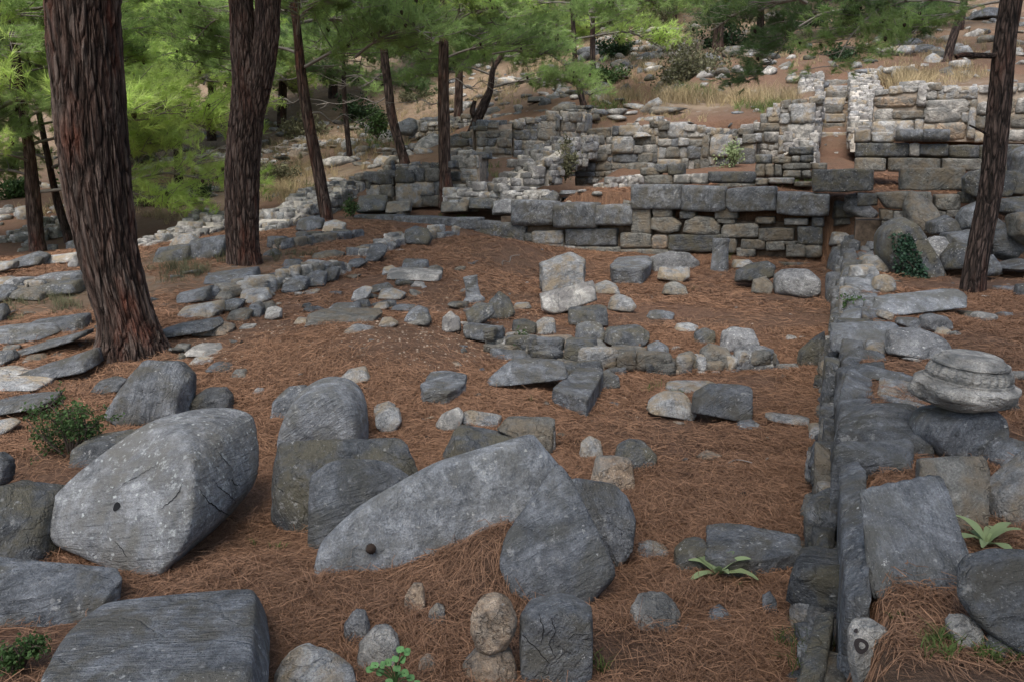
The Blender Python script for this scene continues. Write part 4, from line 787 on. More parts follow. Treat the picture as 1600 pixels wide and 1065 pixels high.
for b, m, l, Y in [
 ('1425,300 1455,316 1463,342 1460,360 1435,368 1418,350 1415,325', 'G', 'broad brown-grey slab standing behind the ivy drum', 11.5),
 ('1453,365 1455,348 1478,336 1500,345 1512,360 1500,364', 'B', 'pointed blue-grey block between slab and pine', 10.6),
 ('1500,356 1502,328 1520,326 1530,315 1545,325 1550,355 1528,362', 'B', 'grey wedge block left of the slim right pine, uppermost', 10.4),
 ('1478,392 1480,366 1500,360 1530,358 1545,372 1520,392', 'B', 'smooth blue-grey block under the uppermost wedge', 9.9),
 ('1474,420 1476,402 1495,380 1515,382 1530,400 1525,418 1500,424', 'K', 'dark split block touching the slim right pine from the left', 9.5),
 ('1440,408 1442,385 1460,370 1480,372 1485,390 1472,408', 'C', 'lichen-spotted brown block right of the ivy', 9.9),
 ('1545,395 1545,362 1555,340 1568,345 1588,368 1592,390 1578,405 1555,402', 'B', 'large smooth boulder right of the slim right pine', 9.8),
 ('1560,332 1562,312 1590,306 1640,306 1640,340 1600,345', 'K', 'dark long block at the right edge under the wall', 10.5),
 ('1510,300 1508,278 1530,270 1590,268 1594,290 1580,306 1530,308', 'K', 'dark block crossing behind the slim right pine', 12.2),
 ('1580,365 1582,335 1595,328 1640,330 1640,380 1600,380', 'G', 'mossy boulder at the right edge', 9.6),
 ('1585,285 1585,240 1605,228 1650,230 1650,290', 'B', 'speckled boulder at the right edge level with the long courses', 12.8),
 ('1536,430 1540,405 1552,398 1562,415 1560,428', 'B', 'small block behind the slim right pine foot', 9.3),
 ('1560,418 1570,410 1600,405 1640,410 1640,420', 'B', 'flat sunken slab near the right edge', 9.4),
 ('1560,462 1565,450 1590,445 1640,450 1640,465 1590,465', 'B', 'thin grey slab at the right edge below the flat one', 8.3),
 ('1535,468 1540,455 1560,452 1575,460 1570,470', 'C', 'low lichen stone right of the slim pine foot', 8.6),
 ('1500,490 1504,484 1522,486 1524,494 1508,496', 'W', 'small white stone below the slim right pine', 7.9),
 ('1528,470 1545,466 1560,470 1560,480 1530,480', 'U', 'rough tan stone at the slim right pine foot', 8.2),
 ('1498,532 1496,508 1510,490 1530,485 1560,488 1640,500 1640,540 1560,545 1520,540', 'K', 'large squared stone low at the right edge', 7.0),
 ('1508,520 1490,526 1482,516 1484,504 1500,503 1512,508', 'G', 'small block left of the large squared one', 7.05),
 ('1505,548 1510,534 1535,530 1565,540 1568,560 1540,560', 'U', 'brown-grey stone under the large squared one', 6.7),
 ('1570,560 1575,545 1600,540 1640,545 1640,575 1590,575', 'G', 'brown stone at the right edge above the capital', 6.4),
 ('1590,640 1592,610 1605,600 1640,605 1640,645', 'U', 'stone cut by the right edge beside the capital', 5.3),
 ('1555,620 1560,602 1580,596 1600,605 1600,625', 'G', 'grey stone half hidden behind the capital', 5.2),
 ('1590,470 1592,445 1604,440 1640,444 1640,475', 'B', 'grey stone cut by the right edge below the boulders', 7.9),
 ('1400,478 1402,466 1420,462 1436,470 1432,480', 'G', 'brown stone under the foot of the ivy drum', 9.0)]:
    F(m, l, b, .75, .2, .85, 'tumbled_block', 18, .035, 3, group=GT, cat='stone', Y=Y)

if disc('lichen_ring', cst, (1345, 1008), nrm, .021, 'blackl', .002): disc('lichen_centre', cst, (1346, 1008), nrm, .009, 'U', .004)
disc('lichen_spot', cst, (1338, 985), nrm, .007, 'blackl', .002)
# ------------------------------------------------------------------ rubble masonry of the upper terraces
def wpath(pl, v=None, Y=None, sink=.03):
    out = []
    for q_ in pl:
        if len(q_) == 3: out.append(at_Y(q_[0], q_[1], q_[2]))
        elif v: out.append(at_v(q_[0], q_[1], v))
        else: out.append(hit(q_[0], q_[1]))
    return out
def rw(name, label, pl, hpx, v=None, **k):
    """hpx: heights in picture rows at each path point, turned into metres at that distance"""
    P_ = wpath(pl, v); hs = [h * p_[1] / FPX for h, p_ in zip(hpx, P_)]; w_ = empty(name, P_[0], label, 'wall'); rubble(w_, P_, hs, **k); return w_
G5 = None
wA = rw('rubble_wall', 'neat rubble wall on the upper terrace below the bare brown slope', [(903, 277), (960, 277), (1030, 272), (1110, 268), (1180, 272)], [50, 70, 76, 62, 55], v=18.1, kind='grey', seed=3, st=(.2, .6), ch=(.12, .26), wd=.5, sub=3)
wA2 = rw('rubble_wall', 'rubble wall left of the stairway with a stepped top of dark stones', [(1115, 272), (1175, 272), (1215, 270), (1268, 262)], [55, 60, 100, 100], v=18.35, kind='tan', seed=4, st=(.2, .5), ch=(.12, .24), wd=.5, sub=3)
wB = wallobj('stone_pier', 'stepped pier of dark courses just left of the stairway foot', at=(1230, 280))
for m, b in [('K', (1180, 241, 1205, 256)), ('G', (1205, 245, 1237, 256)), ('K', (1232, 230, 1270, 242)), ('K', (1250, 242, 1270, 254)), ('G', (1237, 244, 1250, 254)), ('G', (1222, 255, 1268, 266)), ('G', (1180, 256, 1196, 278)), ('G', (1196, 256, 1210, 278)), ('G', (1210, 257, 1222, 276)), ('G', (1222, 266, 1252, 277)), ('G', (1253, 266, 1268, 277)), ('G', (1268, 255, 1292, 266))]: VB(wB, m, b, 15.7, .35, 'block', .03, 16, 3)
boxcore(wB, [at_v(a, b, v) for a, b in ((1184, 276), (1266, 276), (1236, 236), (1266, 236)) for v in (15.8, 16.0)])
wC = wallobj('low_block_row', 'low row of squared blocks on the terrace just above the coping', cat='wall', at=(1080, 292))
for m, b in [('K', (1107, 269, 1178, 287)), ('G', (1000, 262, 1030, 275)), ('G', (1006, 273, 1052, 290)), ('U', (1052, 272, 1078, 288)), ('U', (1078, 272, 1106, 288)), ('K', (1022, 256, 1042, 270)), ('K', (1044, 256, 1068, 274)), ('G', (1180, 279, 1200, 290)), ('L', (1200, 278, 1240, 288)), ('G', (1120, 287, 1180, 294)), ('G', (1240, 284, 1268, 292))]: VB(wC, m, b, 15.1, .35, 'block', .03, 16, 3)
# big blocks on top of the terrace wall, right part
for m, l, b, v in [('K', 'long dark squared stone lying across the stairway foot', '1270,300 1270,266 1330,264 1364,267 1364,298 1320,300', 14.3), ('G', 'long mossy brown block perched over the broken wall at right', '1407,297 1408,264 1450,262 1508,263 1508,296 1450,298', 13.6), ('K', 'dark block with cut-off corners right of the long mossy one', '1510,300 1509,278 1520,268 1545,264 1588,268 1592,286 1580,308 1530,310', 12.9)]:
    M = np.array([at_v(*q_, v) for q_ in PL(b)]); rock('stone_block', m, l, np.concatenate([M, M + DV * .5]), 5, 20, .03, 1, cat='block')
wD = wallobj('broken_wall', 'broken wall of large brown-grey stones under the long mossy block', at=(1400, 330))
for m, b in [('G', '1368,302 1395,300 1455,300 1458,316 1440,330 1385,326'), ('G', (1462, 304, 1500, 330)), ('G', (1375, 328, 1395, 345)), ('U', (1395, 330, 1420, 345)), ('G', (1478, 328, 1510, 340)), ('K', (1340, 303, 1372, 322)), ('G', (1458, 330, 1478, 345)), ('K', (1500, 300, 1525, 318)), ('G', (1378, 345, 1398, 365)), ('U', (1525, 305, 1560, 330))]: VB(wD, m, b, 13.2, .4, 'block', .04, 16, 4)
boxcore(wD, [TVp(t, v, z) for t in (.2, 3.2) for v in (13.35, 14.3) for z in (0, 1.1)])
wE = wallobj('stepped_court_wall', 'wall of long squared courses topped by round column pieces right of the stairway', at=(1400, 265))
for m, b, nme in [('K', (1337, 224, 1420, 245), 'block'), ('U', (1420, 224, 1436, 245), 'block'), ('K', (1437, 225, 1482, 245), 'block'), ('K', (1483, 227, 1530, 248), 'block'), ('K', (1530, 226, 1600, 250), 'block'), ('G', (1336, 247, 1384, 268), 'block'), ('G', (1388, 247, 1470, 268), 'block'), ('G', (1472, 248, 1560, 268), 'block'), ('L', (1362, 207, 1396, 223), 'block'), ('G', (1560, 250, 1620, 270), 'block'), ('L', (1336, 202, 1360, 223), 'block')]: VB(wE, m, b, 16.0, .4, nme, .022, 22, 4)
boxcore(wE, [at_v(a, b, v) for a, b in ((1340, 266), (1600, 268), (1340, 226), (1600, 228)) for v in (16.15, 16.4)])
def lying(label, x0, x1, yc, rpx, v):
    A, B = at_v(x0, yc, v), at_v(x1, yc, v); r = rpx * A[1] / FPX; ax = (B - A) / np.linalg.norm(B - A); u = np.array([0, 0, 1.]); w_ = np.cross(ax, u)
    pts = [Q + (u * math.cos(t) + w_ * math.sin(t)) * r for Q in (A, B) for t in np.linspace(0, 2 * math.pi, 17)[:-1]]
    return rock('column_piece', 'B', label, np.array(pts), 4, 30, .015, 0, cat='column piece')
lying('left one of two dark column pieces lying end to end on the squared courses', 1400, 1441, 212, 9, 15.95); lying('right one of two dark column pieces lying end to end on the squared courses', 1442, 1483, 212, 9.5, 15.95)
wF = rw('rubble_wall', 'pale rubble wall of large whitish blocks high at the right edge', [(1362, 205), (1440, 205), (1520, 206), (1640, 208)], [58, 66, 62, 70], v=18.3, kind='tan', seed=8, st=(.3, .8), ch=(.14, .32), wd=.5, sub=3)
wG = rw('stair_wall', 'whitish crumbling wall edging the stairway on its right', [(1358, 222, 17.0), (1352, 150, 23), (1345, 118, 26.5)], [22, 12, 6], kind='white', seed=9, wd=.8, st=(.2, .5), ch=(.12, .22), mort='mortar', sub=3)
wH = rw('stair_wall', 'whitish crumbling wall edging the stairway on its left', [(1248, 250, 16.2), (1262, 190, 19.6), (1268, 128, 24.6)], [18, 24, 12], kind='white', seed=10, wd=.6, st=(.2, .5), ch=(.12, .22), mort='mortar', sub=3)
st = wallobj('stairway', 'narrow ruined stairway climbing the slope between two whitish walls', cat='stairway', at=(1305, 205))
for i, (yy, Y, x0, x1) in enumerate([(207, 19.2, 1280, 1334), (193, 20.3, 1282, 1320), (178, 21.2, 1283, 1322), (165, 22.2, 1284, 1318), (153, 23, 1284, 1322), (143, 23.8, 1282, 1330), (134, 24.6, 1284, 1330), (125, 25.4, 1282, 1330), (117, 26.2, 1284, 1332)]):
    A, B = at_Y(x0, yy, Y), at_Y(x1, yy, Y); h = .13
    part(st, 'step', 'G' if i % 2 else 'L', np.array([A, B, A + [0, .4, 0], B + [0, .4, 0], A - [0, 0, .2], B - [0, 0, .2], A + [0, .4, -.3], B + [0, .4, -.3]]), 4, 18, .03)
wI = rw('rubble_wall', 'tall mixed rubble wall left of the diagonal white-topped wall', [(700, 262, 23), (745, 250, 22.5), (800, 240, 22.5), (870, 225, 22.8), (915, 200, 23.5)], [20, 48, 46, 40, 14], kind='dark', seed=11, st=(.3, .8), ch=(.15, .3), wd=.5, sub=3)
wJ = rw('diagonal_wall', 'ruined wall with white mortar showing along its top, running down to the left', [(912, 228, 18.6), (870, 250, 18.2), (830, 276, 17.6), (775, 300, 17.2)], [14, 24, 22, 8], kind='white', seed=12, wd=1.1, st=(.2, .5), ch=(.12, .22), mort='mortar', sub=3)
wK = rw('ashlar_pier', 'small pier of neat squared pale blocks right of the red-brown pine', [(702, 292, 18.6), (756, 288, 18.3)], [50, 46], kind='grey', seed=13, st=(.5, .8), ch=(.26, .34), wd=.6, sub=3)
wL = rw('rubble_wall', 'mid-height dark wall left of the red-brown pine', [(583, 312, 18.3), (625, 312, 18.0), (700, 306, 17.8)], [22, 44, 50], kind='dark', seed=14, st=(.4, .9), ch=(.2, .34), wd=.6, sub=3)
wM = rw('low_wall', 'low crumbling wall crossing in front of the diagonal wall', [(700, 306, 17.4), (790, 312, 17.0), (870, 316, 16.6)], [10, 9, 6], kind='white', seed=15, wd=.6, mort='mortar')
wN = rw('low_wall', 'low whitish wall stub between diagonal wall and the coping', [(938, 300, 16.2), (985, 292, 16.6), (1010, 285, 17.2)], [12, 12, 10], kind='white', seed=16, wd=.5, mort='mortar')
wO = rw('rubble_wall', 'long whitish tumbled wall descending left behind the forked pine', [(560, 292, 21), (500, 318, 18.3), (440, 350, 16.4), (405, 372, 15.6)], [10, 14, 18, 14], kind='white', seed=17, wd=1.0, mort='mortar')
wP = rw('rubble_wall', 'whitish tumbled wall seen between the two front pines', [(352, 345, 18), (300, 375, 16.2), (240, 400, 14.8), (215, 405, 14.6)], [16, 18, 16, 8], kind='white', seed=18, wd=1.0, mort='mortar')
wQ = rw('low_wall', 'low whitish wall far behind the slim tree between the front pines', [(215, 308, 26), (270, 305, 26), (345, 300, 25)], [10, 10, 6], kind='tan', seed=19, wd=.7)
wR = rw('low_wall', 'low whitish rubble line behind the dark trunks at the left edge', [(-20, 392, 19), (60, 372, 20), (120, 350, 22)], [12, 12, 10], kind='tan', seed=20, wd=.9)
wS = rw('low_wall', 'row of squat grey stones left of the kerb at the forked pine', [(430, 392, 12.8), (480, 388, 13.2), (545, 378, 14)], [14, 16, 14], kind='dark', seed=21, wd=.5, st=(.3, .7), ch=(.14, .24), sub=3)
wT = rw('low_wall', 'stepped low wall above the grass behind the slim leaning pine', [(505, 312, 19), (560, 292, 20), (640, 268, 22)], [8, 12, 10], kind='dark', seed=22, wd=.5)
wU = rw('low_wall', 'long low terrace line on the slope left of the brown mound', [(705, 196, 29), (790, 190, 28), (870, 183, 26.5), (930, 178, 25.5)], [8, 8, 8, 5], kind='dark', seed=23, wd=.5)
for k, (pp, hh, ll) in enumerate([([(860, 160, 31), (960, 155, 29), (1000, 152, 28)], [7, 7, 5], 'low dark wall line behind the thin leaning trunk on the upper slope'), ([(770, 130, 38), (860, 138, 37), (930, 146, 34)], [6, 6, 6], 'low wall line under the hanging pine boughs at upper middle'), ([(640, 200, 30), (700, 205, 28)], [8, 8], 'short low wall behind the dark double trunk'), ([(1395, 130, 27), (1500, 118, 28), (1640, 118, 28)], [6, 4, 6], 'thin line of stones on the grassy bank above the pale wall'), ([(1480, 90, 29), (1600, 80, 30)], [10, 12], 'low whitish wall behind the broken branch stub at upper right')]):
    rw('low_wall', ll, pp, hh, kind='dark' if k < 3 else 'tan', seed=40 + k, wd=.5)

# more tumbled walls up the hill
for k, (pp, hh, kd, wd_, ll) in enumerate([
 ([(1010, 100, 34), (1080, 108, 32), (1150, 118, 30)], [10, 14, 8], 'tan', .6, 'tumbled pale wall behind the brown thicket'), ([(1140, 60, 38), (1230, 66, 37), (1330, 60, 37)], [10, 12, 8], 'grey', .6, 'shaded wall line above the stairway head'),
 ([(940, 75, 40), (985, 66, 41), (1040, 60, 42)], [12, 16, 10], 'tan', .8, 'heap of pale wall stones high at top centre'), ([(1030, 80, 37), (1090, 86, 36)], [14, 12], 'white', .8, 'whitish heap right of the big pale boulder'),
 ([(1360, 100, 29), (1430, 90, 30)], [14, 8], 'white', .6, 'whitish broken wall at the top of the grassy bank'), ([(1530, 50, 33), (1640, 40, 34)], [12, 12], 'grey', .6, 'grey wall line near the top right corner'),
 ([(250, 262, 33), (340, 255, 34), (420, 262, 31)], [10, 14, 8], 'white', .9, 'far whitish rubble line behind the forked pine'), ([(460, 245, 32), (530, 232, 34), (600, 228, 33)], [12, 12, 8], 'tan', .8, 'far rubble line behind the slim leaning pine'),
 ([(380, 212, 40), (480, 200, 41), (560, 186, 42)], [12, 14, 10], 'white', 1.0, 'pale ruin far up the left slope'), ([(620, 165, 42), (700, 150, 43), (790, 140, 42)], [10, 12, 8], 'tan', .8, 'pale wall line far behind the dark double trunk'),
 ([(600, 245, 26), (660, 238, 26), (700, 232, 26)], [9, 12, 8], 'grey', .6, 'low wall behind the foot of the curved slim pine'), ([(0, 345, 25), (110, 325, 27), (200, 318, 28)], [12, 10, 8], 'white', 1.0, 'far pale rubble line behind the biggest pine'),
 ([(820, 118, 40), (900, 112, 39), (960, 108, 38)], [8, 10, 8], 'grey', .6, 'low terrace wall behind the hanging bright bough'), ([(700, 222, 26), (760, 214, 26.5)], [8, 8], 'dark', .6, 'short terrace wall beside the leaning dark trunk')]):
    rw('tumbled_wall', ll, pp, hh, kind=kd, seed=70 + k, wd=wd_, sub=2)
rw('low_wall', 'low packed course under the brown-grey stones of the collapsed cross wall', [(905, 572), (1010, 578), (1060, 582)], [24, 22, 14], kind='dark', seed=90, wd=.22, st=(.12, .32), ch=(.07, .13), sub=3)
rw('low_wall', 'low packed course at the left half of the collapsed cross wall', [(762, 545), (830, 558), (895, 566)], [22, 26, 26], kind='dark', seed=91, wd=.22, st=(.12, .32), ch=(.07, .13), sub=3)
rw('low_wall', 'short course of rough stones joining the right heap of the cross wall', [(1085, 575), (1150, 578), (1205, 574)], [16, 16, 12], kind='grey', seed=92, wd=.2, st=(.12, .3), ch=(.07, .12), sub=3)
rw('low_wall', 'buried course linking the stones of the low wall right of the biggest pine', [(300, 470), (370, 462), (440, 450), (530, 424)], [14, 14, 12, 8], kind='grey', seed=93, wd=.3, st=(.15, .4), ch=(.08, .15), sub=3)
rw('low_wall', 'long buried course of stones across the left foreground behind the biggest pine', [(-20, 462), (60, 455), (135, 448)], [12, 12, 10], kind='grey', seed=94, wd=.35, st=(.2, .5), ch=(.09, .16), sub=3)
rw('low_wall', 'ragged course of stones above the kerb row in dry grass', [(560, 402), (620, 378), (700, 368)], [8, 9, 8], kind='grey', seed=95, wd=.4, st=(.2, .45), ch=(.09, .15), sub=3)

# ------------------------------------------------------------------ pines
def cells(p):
    b = np.floor(p); f1 = np.full(len(p), 9.0); f2 = f1.copy(); cid = np.zeros(len(p))
    for dx in (-1, 0, 1):
        for dy in (-1, 0, 1):
            for dz in (-1, 0, 1):
                c = b + [dx, dy, dz]; i = c.astype(int) & 255; h = _perm[_perm[_perm[i[:, 0]] + i[:, 1] & 255] + i[:, 2] & 255]
                q_ = c + np.stack([_val[h], _val[(h + 71) & 255], _val[(h + 151) & 255]], 1) * .5 + .5; d = ((q_ - p) ** 2).sum(1); n = d < f1; f2 = np.where(n, f1, np.minimum(f2, d)); cid = np.where(n, _val[(h + 31) & 255], cid); f1 = np.where(n, d, f1)
    return np.sqrt(f2) - np.sqrt(f1), cid
def tube(path, rad, K, seg, disp=0.0, fr=6.0, vs=.2, seed=0, flare=0):
    """path of points with radii -> barky tube, returns verts, faces, ridge value"""
    path = np.array(path, float); rad = np.array(rad, float); n = len(path); t = np.arange(n); T_ = np.linspace(0, n - 1, seg)
    def interp(a):                        # Catmull-Rom
        i = np.clip(T_.astype(int), 0, n - 2); f = (T_ - i)[:, None]; a = a.reshape(n, -1); g = lambda k: a[np.clip(k, 0, n - 1)]
        return .5 * ((2 * g(i)) + (-g(i - 1) + g(i + 1)) * f + (2 * g(i - 1) - 5 * g(i) + 4 * g(i + 1) - g(i + 2)) * f ** 2 + (-g(i - 1) + 3 * g(i) - 3 * g(i + 1) + g(i + 2)) * f ** 3)
    P_ = interp(path); r = np.maximum(interp(rad)[:, 0], .002); tg = np.gradient(P_, axis=0); tg /= np.linalg.norm(tg, axis=1)[:, None] + 1e-9
    ref = np.array([1., 0, 0]) if abs(tg[0, 0]) < .8 else np.array([0, 1., 0]); u = ref - (tg @ ref)[:, None] * tg; u /= np.linalg.norm(u, axis=1)[:, None]; w_ = np.cross(tg, u)
    th = np.arange(K) / K * 2 * math.pi; cs, sn = np.cos(th), np.sin(th); dr = u[:, None] * cs[None, :, None] + w_[:, None] * sn[None, :, None]
    rr = np.repeat(r[:, None], K, 1); al = np.cumsum(np.r_[0, np.linalg.norm(np.diff(P_, axis=0), axis=1)])
    rd = np.zeros((seg, K)) + .5
    if disp:
        q_ = np.stack([cs[None] * rr * fr, sn[None] * rr * fr, np.repeat(al[:, None], K, 1) * fr * vs], -1).reshape(-1, 3) + seed
        wp = q_ + .45 * np.stack([fbm(q_ * .8 + 3, 2), fbm(q_ * .8 + 11, 2), fbm(q_ * .5 + 19, 2)], 1)
        e1, id1 = cells(wp); e2, id2 = cells(wp * np.array([2.3, 2.3, 2.0]) + 9); h = np.clip(e1 * 3.6, 0, 1) ** .7 * (.62 + .22 * id1) + .14 * np.clip(e2 * 4, 0, 1) + .1 * id2 + .12 * fbm(q_ * 4, 3)
        rd = np.clip(h.reshape(seg, K), 0, 1); rr = rr * (1 + disp * (rd - .55)) + r[:, None] * .05 * fbm(q_ * .25 + 40, 2).reshape(seg, K)
    if flare:
        hh = np.clip(1 - al / flare, 0, 1)[:, None]; lob = .55 + .45 * np.abs(np.cos(th * 3.5 + seed))[None]; rr = rr * (1 + hh ** 2.2 * .6 * lob)
    V_ = P_[:, None] + dr * rr[..., None]; i = np.arange(seg - 1)[:, None] * K; k = np.arange(K)[None]; k2 = (k + 1) % K
    f = np.stack([(i + k), (i + k2), (i + K + k2), (i + K + k)], -1).reshape(-1, 4)
    return V_.reshape(-1, 3), f, rd.ravel()
def quads(parts, mats, name, idx=None):
    Vs, Fs, Ms, At = [], [], [], []; off = 0
    for k, (v, f, a) in enumerate(parts): Vs.append(v); Fs.append(f + off); off += len(v); Ms.append(np.full(len(f), idx[k] if idx else 0)); At.append(a)
    return mesh_np(name, np.concatenate(Vs), np.concatenate(Fs), mats, np.concatenate(Ms), attrs={'rnd': np.concatenate(At)})
def needle_quads(c, d, ln, wd, rs):
    """thin tapering blades: c start points, d unit directions"""
    n = len(c); s = np.cross(d, rs.randn(n, 3)); s /= np.linalg.norm(s, axis=1)[:, None] + 1e-9; e = c + d * ln[:, None]; s = s * wd
    V_ = np.stack([c - s, c + s, e + s * .35, e - s * .35], 1).reshape(-1, 3); f = np.arange(n * 4).reshape(n, 4); return V_, f
BOUGH = {}; DENS = .55
def make_bough(key, mat, seed, tufts=210, per=44, L_=1.6, wd=.0021, cones=6):
    """a spreading pine bough along +X: twiggy branch and brushes of needles, about L_ long"""
    rs = np.random.RandomState(seed); parts = []; idx = []; tips = []
    main = [(0, 0, 0)]; 
    for k in range(1, 6): main.append((L_ * k / 5, rs.uniform(-.1, .1), .12 * math.sin(k * .7) + rs.uniform(-.04, .04) - .012 * k * k * rs.uniform(0, 1)))
    v, f, a = tube(main, np.linspace(.022, .006, 6), 5, 16); parts.append((v, f, a)); idx.append(0); main = np.array(main)
    for j in range(34):
        t = rs.uniform(.15, 1) ** .8; b = main[min(int(t * 5), 4)] * (1 - (t * 5 % 1)) + main[min(int(t * 5) + 1, 5)] * (t * 5 % 1) if t < 1 else main[5]
        an = rs.uniform(.3, 1.25) * (1 if j % 2 else -1); ln = rs.uniform(.25, .62) * L_ * (1.05 - .6 * t) + .15; d = np.array([math.cos(an), math.sin(an), rs.uniform(-.12, .38)]); d /= np.linalg.norm(d)
        p1 = b + d * ln * .5 + rs.randn(3) * .03; p2 = b + d * ln + np.array([0, 0, .04 + rs.uniform(-.08, .06)]); v, f, a = tube([b, p1, p2], [.008, .005, .003], 4, 6); parts.append((v, f, a)); idx.append(0)
        for q_ in range(max(3, int(tufts / 34))): s = rs.uniform(.35, 1.08); tips.append((b + (p2 - b) * s + rs.randn(3) * .055, d + rs.randn(3) * .45 + np.array([0, 0, .28])))
    c = np.array([x for x, _ in tips]); d = np.array([y for _, y in tips]); d /= np.linalg.norm(d, axis=1)[:, None]
    c = np.repeat(c, per, 0); d = np.repeat(d, per, 0); n = len(c); back = rs.uniform(0, .1, n); c = c - d * back[:, None]; dd = d * rs.uniform(.35, 1.1, n)[:, None] + rs.randn(n, 3) * .42; dd /= np.linalg.norm(dd, axis=1)[:, None]
    v, f = needle_quads(c, dd, rs.uniform(.06, .115, n), wd, rs); parts.append((v, f, np.repeat(rs.rand(n), 4))); idx.append(1)
    for _ in range(cones):
        b = tips[rs.randint(len(tips))][0]; v, f, a = tube([b + [0, 0, -.05], b + [0, 0, -.03], b + [0, 0, .0], b + [0, 0, .01]], [.004, .02, .022, .004], 6, 6); parts.append((v, f, a)); idx.append(2)
    BOUGH[key] = quads(parts, ['grey_twig', mat, 'cone'], 'bough', idx)
for i_, (k_, m_) in enumerate([('n0', 'needle'), ('n1', 'needle'), ('b0', 'needle_bright'), ('b1', 'needle_bright'), ('d0', 'needle_dark'), ('d1', 'needle_dark')]): make_bough(k_, m_, 50 + i_)
def make_dead(key, seed):
    rs = np.random.RandomState(seed); parts = []
    main = np.array([(1.3 * k / 5, .1 * rs.randn(), .08 * rs.randn() - .01 * k * k) for k in range(6)]); main[0] = 0; v, f, a = tube(main, np.linspace(.016, .004, 6), 5, 16); parts.append((v, f, a))
    for j in range(16):
        b = main[rs.randint(1, 6)] + rs.randn(3) * .01; d = np.array([rs.uniform(.2, 1), rs.uniform(-1, 1), rs.uniform(-.5, .4)]) * rs.uniform(.25, .55); v, f, a = tube([b, b + d * .5 + rs.randn(3) * .03, b + d], [.006, .004, .002], 4, 6); parts.append((v, f, a))
    BOUGH[key] = quads(parts, ['grey_twig'], 'dead_branch')
make_dead('x0', 3); make_dead('x1', 4)
def bough(tree, key, pos, az, tilt=0.0, sc=1.0, roll=0.0):
    o = obj('dead_branch' if key[0] == 'x' else 'bough', BOUGH[key], np.array(pos) - np.array(tree.location), tree); o.rotation_euler = (roll, -tilt, az); o.scale = (sc, sc, sc); return o
def pine(label, path, Y, mat='bark_fine', top=None, K=20, seg=40, disp=.06, boughs=(), auto=None, keys=('n0', 'n1'), seed=1, fr=14, flare=0, group='pines growing among the ruins', extra=(), name='pine_tree', vs=.2, lean=0.0):
    """path: picture points (x, y, half width in pixels) from the foot up, standing Y metres away; top = (dx, dy, height) going on above"""
    g = hit(path[0][0], path[0][1]) if Y is None else at_Y(path[0][0], path[0][1], Y); Y = g[1]
    rs = random.Random(seed); pts = []; rad = []
    for k, (a, b, r) in enumerate(path): Yk = Y + lean * (path[0][1] - b) * Y / FPX; pts.append(at_Y(a, b, Yk)); rad.append(r * Yk / FPX)
    pts = [pts[0] - np.array([0, 0, .35]) - (pts[1] - pts[0]) * .05] + pts; rad = [rad[0] * 1.06] + rad
    if top: 
        e = pts[-1]; dx, dy, h = top
        for k in (.33, .66, 1): pts.append(e + np.array([dx * k, dy * k, h * k])); rad.append(rad[-1] * (.86 if k < 1 else .35))
    base = np.array(g); w_ = empty(name, base, label, 'pine tree', group)
    v, f, rd = tube(pts, rad, K, seg, disp, fr, vs, seed * 3.1, flare); tr = obj('trunk', quads([(v - base, f, rd)], [mat], 'trunk'), (0, 0, 0), w_)
    for b in extra:                      # (list of (x,y,halfwidth), lateral distance change) limbs
        P2 = [at_Y(a, c, Y + (dd if len(b) > 1 else 0)) for a, c, r, dd in b]; v, f, rd = tube(P2, [r * Y / FPX for a, c, r, dd in b], max(8, K // 2), max(12, seg // 2), disp, fr, vs, seed + 5.5); obj('limb', quads([(v - base, f, rd)], [mat], 'limb'), (0, 0, 0), w_)
    for key, a, b, dY, az, tl, sc in boughs: bough(w_, key, at_Y(a, b, Y + dY), az, tl, sc, rs.uniform(-.2, .2))
    if auto:                             # (z0 above foot, z1, count, scale)
        z0, z1, n, sc = auto; pt = np.array(pts)
        n = int(n * DENS)
        for i in range(n):
            z = g[2] + z0 + (z1 - z0) * (i + rs.random() * .6) / n; k = int(np.argmin(np.abs(pt[:, 2] - z))); j = min(k + 1, len(pt) - 1) if pt[k, 2] < z else max(k - 1, 0)
            tt = 0 if j == k or abs(pt[j, 2] - pt[k, 2]) < 1e-3 else (z - pt[k, 2]) / (pt[j, 2] - pt[k, 2]); c = pt[k] + (pt[j] - pt[k]) * min(max(tt, 0), 1.0); az = i * 2.399 + rs.uniform(-.4, .4)
            s = sc * (1.15 - .5 * (i / n)) * rs.uniform(.8, 1.2); bough(w_, rs.choice(keys), c, az, rs.uniform(-.1, .3), s)
            if rs.random() < .75: off = np.array([math.cos(az), math.sin(az), .12]) * s * rs.uniform(.6, 1.1); bough(w_, rs.choice(keys), c + off, az + rs.uniform(-.7, .7), rs.uniform(-.2, .3), s * rs.uniform(.6, .9))
    return w_
# the two big pines in front, the slim ones
pine('biggest pine, thick dark furrowed trunk at the left front', [(205, 548, 48), (196, 500, 41), (174, 420, 42), (157, 330, 45), (145, 230, 48), (136, 120, 49), (128, 0, 50), (124, -60, 50)], None, 'bark', (-.3, .3, 6.5), 460, 820, .13, auto=(5.0, 9.5, 26, 1.6), keys=('n0', 'd0', 'n1'), seed=2, fr=25, flare=.9, vs=.11)
pine('second big pine at left, its trunk swelling where it forks at the top', [(383, 412, 27), (380, 380, 25), (378, 300, 25), (381, 220, 25), (386, 175, 25), (387, 125, 23), (382, 70, 20), (377, 10, 17), (371, -60, 16)], None, 'bark_red', (-.8, .3, 6), 260, 420, .1, auto=(4.6, 9, 22, 1.6), seed=3, fr=29, flare=.5, vs=.15,
     extra=[[(388, 215, 10, 0), (399, 165, 16, -.04), (409, 110, 18, -.06), (417, 50, 18, -.03), (420, -10, 18, 0), (436, -90, 18, .1), (470, -260, 15, .3), (480, -420, 6, .5)]])
